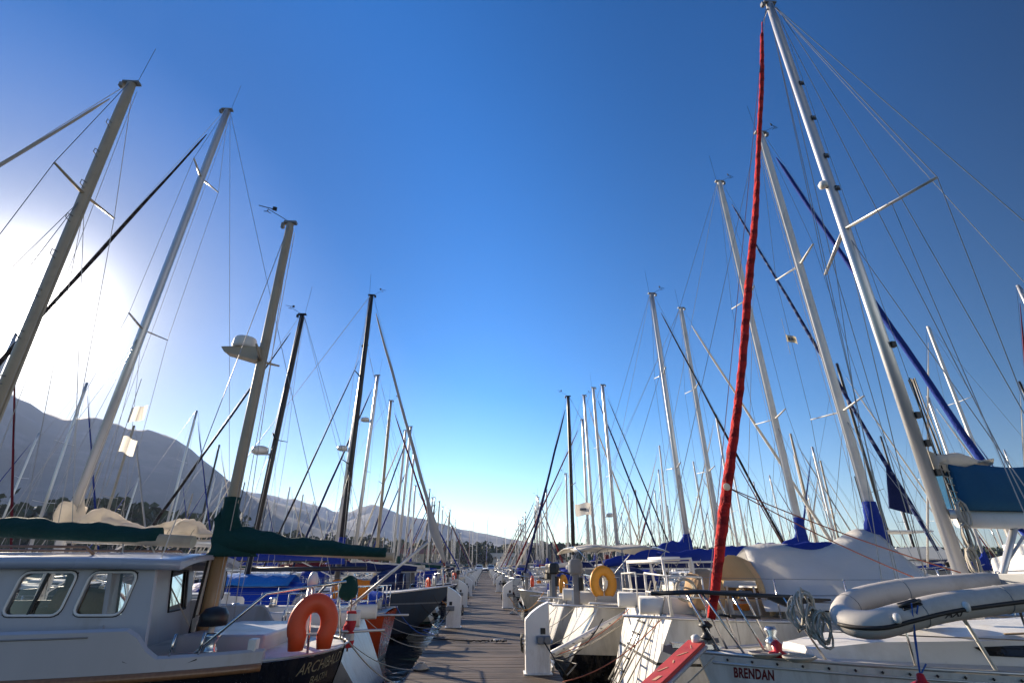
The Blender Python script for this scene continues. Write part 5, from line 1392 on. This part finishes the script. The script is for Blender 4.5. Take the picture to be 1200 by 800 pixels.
# ------------------------------------------------------------------ the left side
l2 = sailboat(dict(end='stern', side=-1, y=10.75, end_x=1.62, L=11.2, mast=(-8.25, 14.25), rake_mast=.48, B=3.5, fs=1.22, fm=1.18, fb=1.5, tr=.78, sr=.95, seed=7, hull='silver', hullk=5, spar='silver', label='shade-greyed yacht with an uncovered crumpled mainsail along its boom, moored beyond the dark ketch', furl=c_blackfurl, furl_r=.042, cover=None, boom_z=2.66, boom_z2=2.58, boom_l=3.2, levels=(.44, .80), span=.75, mast_r=.10, steps=False, cab_h=.42))
# its mainsail dropped in a heap of folds along the boom
rr = random.Random(17); rings = []; NS, NR = 90, 22
for i in range(NS + 1):
    f = i / NS; x = l2['xm'] + .18 - 3.15 * f
    hh = .22 + .42 * math.exp(-((f - .06) / .09) ** 2) + .26 * max(0, math.sin((f - .18) * 13)) ** .7 * (.18 < f < .90) + .05 * math.sin(f * 31)
    wd_ = .17 + .12 * math.sin(f * 17 + 1) ** 2 + .05 * math.sin(f * 41)
    hh *= 1 - .45 * f; env = min(1, f * 14 + .15, (1 - f) * 10 + .12)
    row = []
    for k in range(NR):
        a = 2 * PI * k / NR; v = Vector((x * 3.2, math.cos(a) * 1.4, math.sin(a) * 1.4 + 7))
        fold = noise.noise(v) * .42 + noise.noise(v * 2.7) * .26 + abs(noise.noise(Vector((x * 6 + math.sin(a) * 2, a * .8, 3)))) * .3
        row.append((x + noise.noise(v * 1.7 + Vector((5, 0, 0))) * .07, (wd_ * math.cos(a) * (1 + fold)) * env, 2.84 - .09 * f + (hh * (.5 + .5 * math.sin(a)) * (1 + .6 * fold) - .06) * env))
    rings.append(row)
MB().loft(rings).build('mainsail', cloth_mat('crumpled_sailcloth', (.82, .76, .66), var=.2, fold=.8, fscale=6, trans=.55), l2['boom'])
for k in range(6): MB().tube([(l2['xm'] - .3 - .45 * k, .22 * math.cos(a), 2.78 - .02 * k + .20 * math.sin(a)) for a in [2 * PI * j / 12 for j in range(12)]], .008, 4, closed=True).build('sail_tie', m_rope, l2['boom'])
pz = thing('boarding_plank', 'white boarding plank raised at an angle over the stern of the yacht behind the ketch', 'plank', (0, 0, 0))
MB().beam((-2.32, 9.65, 1.52), (-1.06, 9.85, 2.58), .11, .035).build('board', m_whitespar, pz)
for s in (1, -1): MB().tube([(-2.32, 9.65 + s * .07, 1.53), (-1.06, 9.85 + s * .07, 2.59)], .02, 6).build('edge_tube', m_alu, pz)
en = thing('flag', 'red and white ensign hanging furled from the stern of the yacht beyond the dark ketch', 'flag', (-2.18, 9.35, 1.0))
rings = [[(.085 * (1 - .5 * abs(f - .5)) * math.cos(a) * (1 + .3 * math.sin(3 * a + f * 9)), .06 * math.sin(a) * (1 + .3 * math.sin(2 * a + f * 7)), .0 + .52 * f) for a in [2 * PI * k / 12 for k in range(12)]] for f in [i / 14 for i in range(15)]]
MB().loft(rings).build('cloth', cloth_mat('red_and_white_flag', (.45, .03, .04), stripes=(.6, .6, .6)), en)
MB().tube([(0, 0, -.05), (-.03, 0, .75)], .014, 6).build('flagstaff', m_wood, en)
c_flag = cloth_mat('pale_flag_cloth', (.8, .76, .66), var=.08, trans=.7)
f2 = thing('signal_flag', 'pair of pale flags flying below the spreader of the yacht beyond the dark ketch', 'flag', (-7.0, 9.75, 4.72), .3)
for k, z in enumerate((0, -.55)):
    MB().loft([[(.26 * i / 6, .04 * math.sin(i * .9 + k), z + .30 * j + .08 * i / 6 * (1 - 2 * k) + .02 * math.sin(i)) for j in range(2)] for i in range(7)], closed=False, caps=False).build('cloth', c_flag, f2)
wire([(0, 0, -1.2), (0, 0, .9)], .006, m_rope, 'halyard', f2)

l3 = sailboat(dict(end='stern', side=-1, y=14.9, end_x=2.45, L=7.6, mast=(-6.35, 9.75), B=2.7, fs=1.12, fm=1.02, fb=1.25, tr=.72, sr=-.2, seed=9, spar='black', hull='orange red', label='small orange red sailboat with a black mast and blue tarpaulins over its cockpit', furl=c_blackfurl, furl_r=.032, cover=None, levels=(.5,), span=.6, boom_z=2.1, radar=.45, mast_r=.085))
q4 = l3['root']
def tarp(root, x0, x1, yw, z0, zr_, mat, seed):
    rr = random.Random(seed); rings = []
    for i in range(13):
        f = i / 12; x = x0 + (x1 - x0) * f
        rings.append([(x, yw * (1 - 2 * k / 12), z0 + (zr_ - z0) * (1 - abs(1 - 2 * k / 12) ** 1.6) * (.85 + .15 * math.sin(PI * f)) + .05 * noise.noise(Vector((x * 2.4, k * .7, seed)))) for k in range(13)])
    o = MB().loft(rings, closed=False, caps=False).build('tarpaulin', mat, root); s_ = o.modifiers.new('cloth', 'SOLIDIFY'); s_.thickness = .012
tarp(q4, .25, 1.9, 1.0, 1.22, 1.60, c_cobalt, 3); tarp(q4, 2.3, 5.2, 1.0, 1.25, 1.86, c_cobalt, 5); tarp(q4, 2.6, 4.7, .55, 1.72, 2.0, c_ltblue, 7)
l4 = sailboat(dict(end='bow', side=-1, y=19.2, end_x=1.12, L=10.8, mast=(-5.1, 12.95), B=3.2, fs=1.25, fm=1.18, fb=1.55, tr=.75, rake=1.9, sr=.3, seed=12, spar='black', hull='grey blue', label='grey blue sailboat with black mast and furled white genoa, long bow towards the pier', furl=c_greyfurl, furl_r=.048, furl_full=1.2, cover='blue', levels=(.35, .66), span=.8))
q5 = l4['root']; bw_ = Vector((l4['L'] - .08, 0, l4['h'].fb + .06)); tp5 = l4['top'] - Vector((0, 0, .08))
MB().loft([[tuple(bw_.lerp(tp5, .06 + .016 * i) + Vector(((.05 + .15 * math.sin(PI * i / 12) ** 1.5 * (1 - .03 * i)) * math.cos(a) - .05 * math.sin(PI * i / 12), (.05 + .13 * math.sin(PI * i / 12)) * math.sin(a) * (1 + .2 * math.sin(3 * a + i)), 0))) for a in [2 * PI * k / 12 for k in range(12)]] for i in range(13)]).build('gathered_clew', c_greyfurl, q5)
can = thing('spray_dodger', 'small orange canvas dodger lashed to the rail between the orange and the grey blue boats', 'canvas', (-3.75, 13.75, 1.45))
MB().loft([[(.9 * i / 6, .03 * math.sin(i * 1.3), z + .02 * math.sin(i * 2)) for z in (0, .2, .42)] for i in range(7)], closed=False, caps=False).build('canvas', m_orangecan, can).modifiers.new('cloth', 'SOLIDIFY').thickness = .01

others = [
 # side, end, y, mast x, height, colours
 dict(side=-1, end='stern', y=23.4, end_x=1.9, mast=(-6.45, 12.4), furl=c_blackfurl, furl_r=.036, cover='navy', radar=.52, levels=(.33, .64)),
 dict(side=-1, end='stern', y=27.4, end_x=2.0, mast=(-6.6, 12.25), furl=c_navy, cover='white', radar=.75),
 dict(side=-1, end='bow', y=31.3, end_x=1.9, mast=(-6.25, 11.95), spar='cream', furl=c_burg, cover='burgundy'),
 dict(side=-1, end='stern', y=35.4, end_x=2.0, mast=(-5.7, 11.3), furl=c_navy, cover='green'),
 dict(side=-1, end='stern', y=39.3, end_x=2.0, mast=(-6.7, 12.0), spar='white', furl=c_white, cover='cream'),
 dict(side=1, end='stern', y=17.0, end_x=1.75, mast=(6.55, 12.1), L=8.6, furl=c_blackfurl, furl_r=.036, cover='blue', cov_h=.55, boom_z=2.42, boom_z2=2.16, boom_l=3.1, collar=.7, levels=(.36, .68), fs=1.2, label='white sailboat with a big royal blue boom cover sloping down towards the pier'),
 dict(side=1, end='stern', y=20.7, end_x=1.8, mast=(9.3, 13.5), spar='white', furl=c_white, cover='navy', hull='white', label='white sailboat with tall white mast and navy boom cover behind the big blue one'),
 dict(side=1, end='bow', y=24.5, end_x=1.5, mast=(4.0, 10.2), spar='black', furl=c_navy, cover='grey', hull='cream', mast_frac=.60, L=7.6),
 dict(side=1, end='stern', y=28.0, end_x=2.0, mast=(6.95, 12.1), furl_r=.034, furl=c_blackfurl, cover='white'),
 dict(side=1, end='stern', y=31.7, end_x=2.0, mast=(7.2, 13.2), spar='white', furl=c_navy, cover='burgundy', radar=.3),
 dict(side=1, end='stern', y=35.5, end_x=2.0, mast=(7.3, 13.9), furl=c_white, cover='blue'),
 dict(side=1, end='bow', y=39.4, end_x=1.7, mast=(7.6, 13.1), furl=c_burg, cover='green'),
]
rr = random.Random(31)
for side in (-1, 1):
    y = 43.4
    while y < 122:
        hgt = rr.choice([rr.uniform(7.2, 9.5), rr.uniform(8.5, 11.5), rr.uniform(10, 12.8)])
        others.append(dict(side=side, end=rr.choice(['stern', 'stern', 'bow']), y=y, end_x=rr.uniform(1.7, 2.1), mast=(side * (1.9 + hgt * rr.uniform(.40, .52)), hgt), spar=rr.choice(['silver', 'silver', 'silver', 'white', 'cream', 'black'])))
        y += rr.choice([rr.uniform(3.8, 4.4), rr.uniform(4, 4.6), rr.uniform(7.6, 8.6)])
cnt = {1: 3, -1: 4}; MIDBOATS = []
for i, S in enumerate(sorted(others, key=lambda s: s['y'])):
    s = S['side']; k = cnt[s]; cnt[s] += 1
    S.setdefault('cover', rr.choice(['blue', 'blue', 'navy', 'white', 'green', 'cream', 'grey'])); S.setdefault('spar', 'silver')
    S.setdefault('hull', rr.choice(['white'] * 7 + ['navy', 'cream', 'green']))
    S['seed'] = 40 + i; S['lod'] = 0 if S['y'] < 22 else 1
    S.setdefault('hood', rr.choice([None, 'navy', 'blue', 'grey', 'cream', 'white']) if S['y'] < 80 else None)
    S.setdefault('label', '%s sailboat, %s mast, %s boom cover, %s boat on the pier\'s %s side' % (S['hull'], S['spar'], S['cover'], ORD[k], 'right' if s > 0 else 'left'))
    S['group'] = 'sailboats moored along the %s side of the pier' % ('right' if s > 0 else 'left')
    S['desc'] = '%s boat on the pier\'s %s side' % (ORD[k], 'right' if s > 0 else 'left')
    S['obj'] = sailboat(S); MIDBOATS.append(S)
for o, d in ((bren, 'white sloop with the red furled sail'), (r2, 'yacht with the white tarpaulin'), (r3, 'yacht with the pale bimini')): o['root']['group'] = 'sailboats moored along the right side of the pier'
for o in (l2, l3, l4): o['root']['group'] = 'sailboats moored along the left side of the pier'
arch['group'] = 'sailboats moored along the left side of the pier'

for S in MIDBOATS:
    if S['y'] < 60 and S['end'] == 'stern':
        o_ = S['obj']; h = o_['h']; s = S['side']
        k = rr.random(); sgn = rr.choice([1, -1])
        p = o_['world']((.45 + max(0, h.sr) * .4, sgn * h.B * .30, h.fs + .50))
        if k < .7:
            mt, nm_ = rr.choice([(m_orange, 'orange'), (m_yellow, 'yellow'), (m_orange, 'orange'), (m_fwhite, 'white')])
            horseshoe((p.x - s * .12, p.y, p.z), .17, .075, mt, '%s horseshoe lifebuoy on the stern rail of the %s' % (nm_, S['desc']), rr.uniform(.8, 1.4) * s, 0, 1.2, arm=.16)
        if rr.random() < .5:
            p = o_['world']((.3 + max(0, h.sr) * .4, -sgn * h.B * .28, h.fs + .28)); nm_, mt = rr.choice([('grey', m_grey), ('black', m_black)])
            outboard((p.x - s * .1, p.y, p.z), PI if s > 0 else 0, '%s outboard motor on the stern rail of the %s' % (nm_, S['desc']), mt)
        if rr.random() < .5:
            p = o_['world']((1.2 + max(0, h.sr) * .4, sgn * h.B * .36, h.fs + .16)); nm_, mt = rr.choice([('red', m_red), ('blue', c_cobalt), ('orange', m_orangecan), ('yellow', m_yellow)])
            jc = thing('jerry_can', '%s jerry can on the side deck of the %s' % (nm_, S['desc']), 'jerry can', tuple(p), rr.random())
            MB().loft([[(-.16 * k_, -.09, z), (.16 * k_, -.09, z), (.16 * k_, .09, z), (-.16 * k_, .09, z)] for z, k_ in ((-.1, 1), (.20, 1), (.27, .7))], smooth=False).build('can', mt, jc, .02)
            MB().tube([(-.08, 0, .27), (-.08, 0, .33), (.06, 0, .33), (.08, 0, .27)], .016, 6).build('handle', mt, jc)

# flag on the mast of a boat further out on the right
fg = thing('courtesy_flag', 'small white and grey flag flying among the clustered masts right of the pier', 'flag', (6.35, 30.9, 4.9), PI - .1)
MB().loft([[(.1 + .95 * i / 7, .07 * math.sin(i * .9), .35 * j + .05 * math.sin(i * .8)) for j in range(3)] for i in range(8)], closed=False, caps=False).build('cloth', c_white, fg)
MB().box(.4, .75, -.09, .09, .30, .42).build('emblem', c_grey, fg); wire([(0.08, 0, -1.), (.08, 0, 1.4)], .008, m_rope, 'halyard', fg)

# ropes to the pier, fenders between the boats
def ropes(B, d, ex, side, y, bw, z0, col=m_rope):
    for j, dy in enumerate((-.8, .8)):
        a = B; rope_line((side * (ex + .25), y + dy * bw, z0), (side * (PW - .06), y + dy * 1.15 * bw + .2, PZ + .03), '%s mooring rope of the %s' % ('nearer' if j == 0 else 'farther', d), .14, .0075, col, 'mooring ropes between the boats and the pier')
ropes(bren, 'white sloop with the red furled sail', 2.3, 1, 6.6, .35, 1.28)
ropes(r2, 'yacht with the white tarpaulin', 2.5, 1, 9.6, 1.2, 1.45, m_ropered)
ropes(r3, 'yacht with the pale bimini', 2.2, 1, 13.0, 1.3, 1.40)
ropes(l2, 'yacht beyond the dark ketch', 2.2, -1, 10.75, 1.3, 1.2)
ropes(l3, 'small orange red sailboat', 2.4, -1, 14.9, .9, .98)
ropes(l4, 'grey blue sailboat', 1.6, -1, 19.2, .4, 1.5, m_ropedark)
rope_line((-1.74, 7.35, 1.36), (-1.16, 8.6, PZ + .03), 'mooring rope from the stern of the dark hulled ketch to the pier', .10, .009, m_rope, 'mooring ropes between the boats and the pier')
for S in MIDBOATS:
    if S['y'] < 62: ropes(None, S['desc'], S['end_x'] + .2, S['side'], S['y'], .9 if S['end'] == 'stern' else .3, S['obj']['h'].fs if S['end'] == 'stern' else S['obj']['h'].fb, rr.choice([m_rope, m_rope, m_ropedark]))
for B, d, side in [(r2, 'yacht with the white tarpaulin', 1), (r3, 'yacht with the pale bimini', 1), (l2, 'yacht beyond the dark ketch', -1), (l3, 'small orange red sailboat', -1)] + [(S['obj'], S['desc'], S['side']) for S in MIDBOATS if S['y'] < 45]:
    for j, f in enumerate((.18, .42)):
        h = B['h']; loc_ = h.edge(h.L * f, -.12, 0, 1 if side < 0 else -1)
        wpt = B['world'](loc_); mat_, mn = rr.choice([(m_fwhite, 'white'), (m_fnavy, 'navy'), (m_fwhite, 'white')])
        fender((wpt.x, wpt.y, .34), mat_, '%s fender hanging %s the %s' % (mn, 'near the stern of' if j == 0 else 'amidships on', d), 'fenders hanging between the boats', .10, .5, hang=(wpt.x, wpt.y + .1, wpt.z + .3))

# things lying on the pier
tag(MB().tube(sag((-1.2, 13.6, PZ + .03), (-.35, 13.2, PZ + .025), .0, 6) + [(-.28 + .05 * k, 13.15 + .06 * math.sin(k * 1.3), PZ + .025 + .01 * (k % 2)) for k in range(9)], .016, 6).build('power_cable', m_ropedark), 'dark cable snaking across the planks from the left edge of the pier', 'cable')
hp = thing('hose_reel_end', 'dark hose end with a pale fitting lying on the pier planks', 'hose', (.22, 13.0, PZ + .03))
MB().tube([(-.05 + .012 * k, .06 * math.sin(k * .5), .012) for k in range(30)], .02, 8).build('hose', m_black, hp)
MB().tube([(.0, .0, .03), (.22, .05, .035)], .022, 10).build('fitting', m_fwhite, hp)
for k, (x, y_, lb) in enumerate(((-1.05, 9.9, 'coil of pale rope lying at the left edge of the pier nearest the dark ketch'), (1.02, 20.2, 'coil of pale rope beside the second right pedestal on the pier'), (-.95, 27.9, 'coil of pale rope on the left edge farther out along the pier'))):
    o = MB().tube([(x + (.13 - .0012 * a) * math.cos(a * .5), y_ + (.16 - .0015 * a) * math.sin(a * .5), PZ + .022 + .0011 * a) for a in range(70)], .013, 5).build('rope_coil', m_rope); tag(o, lb, 'rope coil', 'coils of rope lying on the pier')
for side in (-1, 1):
    for k in range(10):
        y_ = 8.2 + k * 6 + (1.5 if side > 0 else 0)
        c = thing('dock_cleat', 'grey iron cleat, %s along the %s edge of the pier' % (ORD[k], 'right' if side > 0 else 'left'), 'cleat', (side * (PW - .08), y_, PZ + .004), 0, 'iron cleats along the pier')
        MB().tube([(0, -.14, .075), (0, -.05, .06), (0, .05, .06), (0, .14, .075)], [.012, .02, .02, .012], 8).build('horn', m_grey, c)
        MB().box(-.025, .025, -.05, .05, 0, .055).build('foot', m_grey, c, .008)

# ------------------------------------------------------------------ boats at the other piers
protos = []
PS = [dict(hull='white', cover='blue', spar='silver', L=9.6), dict(hull='white', cover='white', spar='silver', L=10.6), dict(hull='white', cover='navy', spar='white', L=11.4), dict(hull='navy', cover='cream', spar='silver', L=10.8),
      dict(hull='white', cover='green', spar='silver', L=8.6), dict(hull='cream', cover='burgundy', spar='cream', L=9.8), dict(hull='white', cover='grey', spar='black', L=12.0), dict(hull='white', cover='blue', spar='white', L=12.6)]
for k, p in enumerate(PS):
    S = dict(p, end='stern', side=1, y=0, end_x=0, mast=(p['L'] * .58, p['L'] * 1.2 + rr.uniform(-.5, .6)), lod=2, seed=200 + k, label='x', group='x')
    protos.append(sailboat(S)['root'])
used = set()
def place(k, x, y, rz, label, group):
    o = protos[k] if k not in used else copy_tree(protos[k]); used.add(k)
    o.location = (x, y, 0); o.rotation_euler = (rr.uniform(-.012, .012), rr.uniform(-.01, .01), rz); s = rr.uniform(.92, 1.08); o.scale = (s, s, s * rr.uniform(.94, 1.06))
    o['label'] = label % (PS[k]['hull'], PS[k]['cover']); o['group'] = group; o['category'] = 'sailboat'
def row_x(px, side, y0, y1, where, step=3.9):
    y = y0; n_ = 0
    while y < y1:
        k = rr.randrange(8); flip = rr.random() < .4; L = PS[k]['L']
        x = px + side * (1.6 + (L if flip else 0)); rz = (0 if side > 0 else PI) + (PI if flip else 0)
        place(k, x, y + rr.uniform(-.3, .3), rz, '%s sailboat, %s boom cover, ' + ORD[n_] + ' along the ' + where, 'sailboats ' + where); n_ += 1
        y += step * rr.uniform(.95, 1.35)
def row_y(py, x0, x1, where, step=4.0):
    x = x0; n_ = 0
    while x < x1:
        k = rr.randrange(8); flip = rr.random() < .5; L = PS[k]['L']
        place(k, x, py + (L if flip else 0), PI / 2 + (PI if flip else 0), '%s sailboat, %s boom cover, ' + ORD[n_] + ' from the left ' + where, 'sailboats ' + where); n_ += 1
        x += step * rr.uniform(.95, 1.5)
row_x(-33, 1, 20, 112, 'near side of the next left pier', 4.6)
row_x(-33, -1, 22, 112, 'far side of the next left pier', 5.4)
row_x(31, -1, 18, 122, 'near side of the next right pier')
row_x(31, 1, 16, 122, 'far side of the next right pier', 4.4)
row_x(62, -1, 26, 122, 'second pier off to the right', 5.2)
row_y(141, -40, 60, 'just beyond the quay', 4.6)
row_y(172, -38, 90, 'in the basin behind the quay', 4.8)
row_y(205, -10, 110, 'in the farthest rows before the shore', 5.6)
for x, y0, y1, lb in ((-33, 16, 116, 'low pier beyond the boats on the left'), (31, 12, 126, 'low pier beyond the boats on the right'), (62, 20, 126, 'far pier off to the right among masts')):
    o = thing('pier', lb, 'pier', (x, 0, 0)); MB().box(-1.1, 1.1, y0, y1, .48, .6).build('deck', m_plank, o)
    for s in (1, -1): MB().box(s * 1.0 - .05, s * 1.0 + .05, y0, y1, .2, .478).build('beam', m_beam, o)

def motor_yacht(x, y, rz, L, label, stripe):
    o = thing('motor_yacht', label, 'motor yacht', (x, y, 0), rz, 'motor yachts among the sailing boats')
    h = Hull(L, L * .31, 1.35, 1.45, 2.1, tr=.9, rake=1.8, sr=.3); h.mesh(18, 6).build('hull', hull_mat('motor_hull_' + str(stripe), (.74, .73, .70), stripe, (.02, .02, .03), cove=stripe, zc=1.05), o)
    h.deck(nst=10).build('deck', m_deck, o)
    cm, sd = cabin_mesh(h, .22 * L, .80 * L, L * .115, 1.05, .25); cb = cm.build('cabin', m_cabin, o)
    for s in (1, -1):
        for j in range(3): window_panel(sd, .04 + .27 * j, .27 + .27 * j, .40, .82, s).build('window', m_glass, cb)
    rings = [[(xx, yy * L * .105, 2.46 + zz) for yy, zz in ((1, 0), (.94, hh), (-.94, hh), (-1, 0))] for xx, hh in ((.28 * L, .55), (.52 * L, .62), (.60 * L, .12))]
    MB().loft(rings, smooth=False).build('flybridge', m_cabin, o, .05)
    MB().box(.22 * L, .52 * L, -.1 * L, .1 * L, 3.75, 3.84).build('hardtop', m_whitespar, o, .03)
    for s in (1, -1):
        for xx in (.26, .5): MB().tube([(xx * L, s * .09 * L, 2.9), (xx * L - .1, s * .09 * L, 3.76)], .03, 6).build('hardtop_post', m_steel, o)
        MB().tube([h.edge(L * f, .05, .6, s) for f in (.5, .65, .8, .92, .99)], .018, 6).build('bow_rail', m_steel, o)
        for f in (.5, .65, .8, .92): MB().tube([h.edge(L * f, .05, 0, s), h.edge(L * f, .05, .6, s)], .014, 6).build('stanchion', m_steel, o)
motor_yacht(19.0, 20.8, 0, 11.0, 'white motor yacht with pink waist stripe behind the teal boom cover', (.45, .16, .20))
motor_yacht(18.0, 27.0, 0, 9.5, 'white motor yacht with navy stripe at the next pier on the right', (.03, .05, .16))
motor_yacht(4.5, 146, PI / 2, 13, 'white motor yacht with blue stripe lying behind the cars at the quay', (.05, .12, .3))
motor_yacht(-9, 150, PI / 2, 12, 'white motor yacht with grey stripe beyond the quay', (.2, .2, .22))
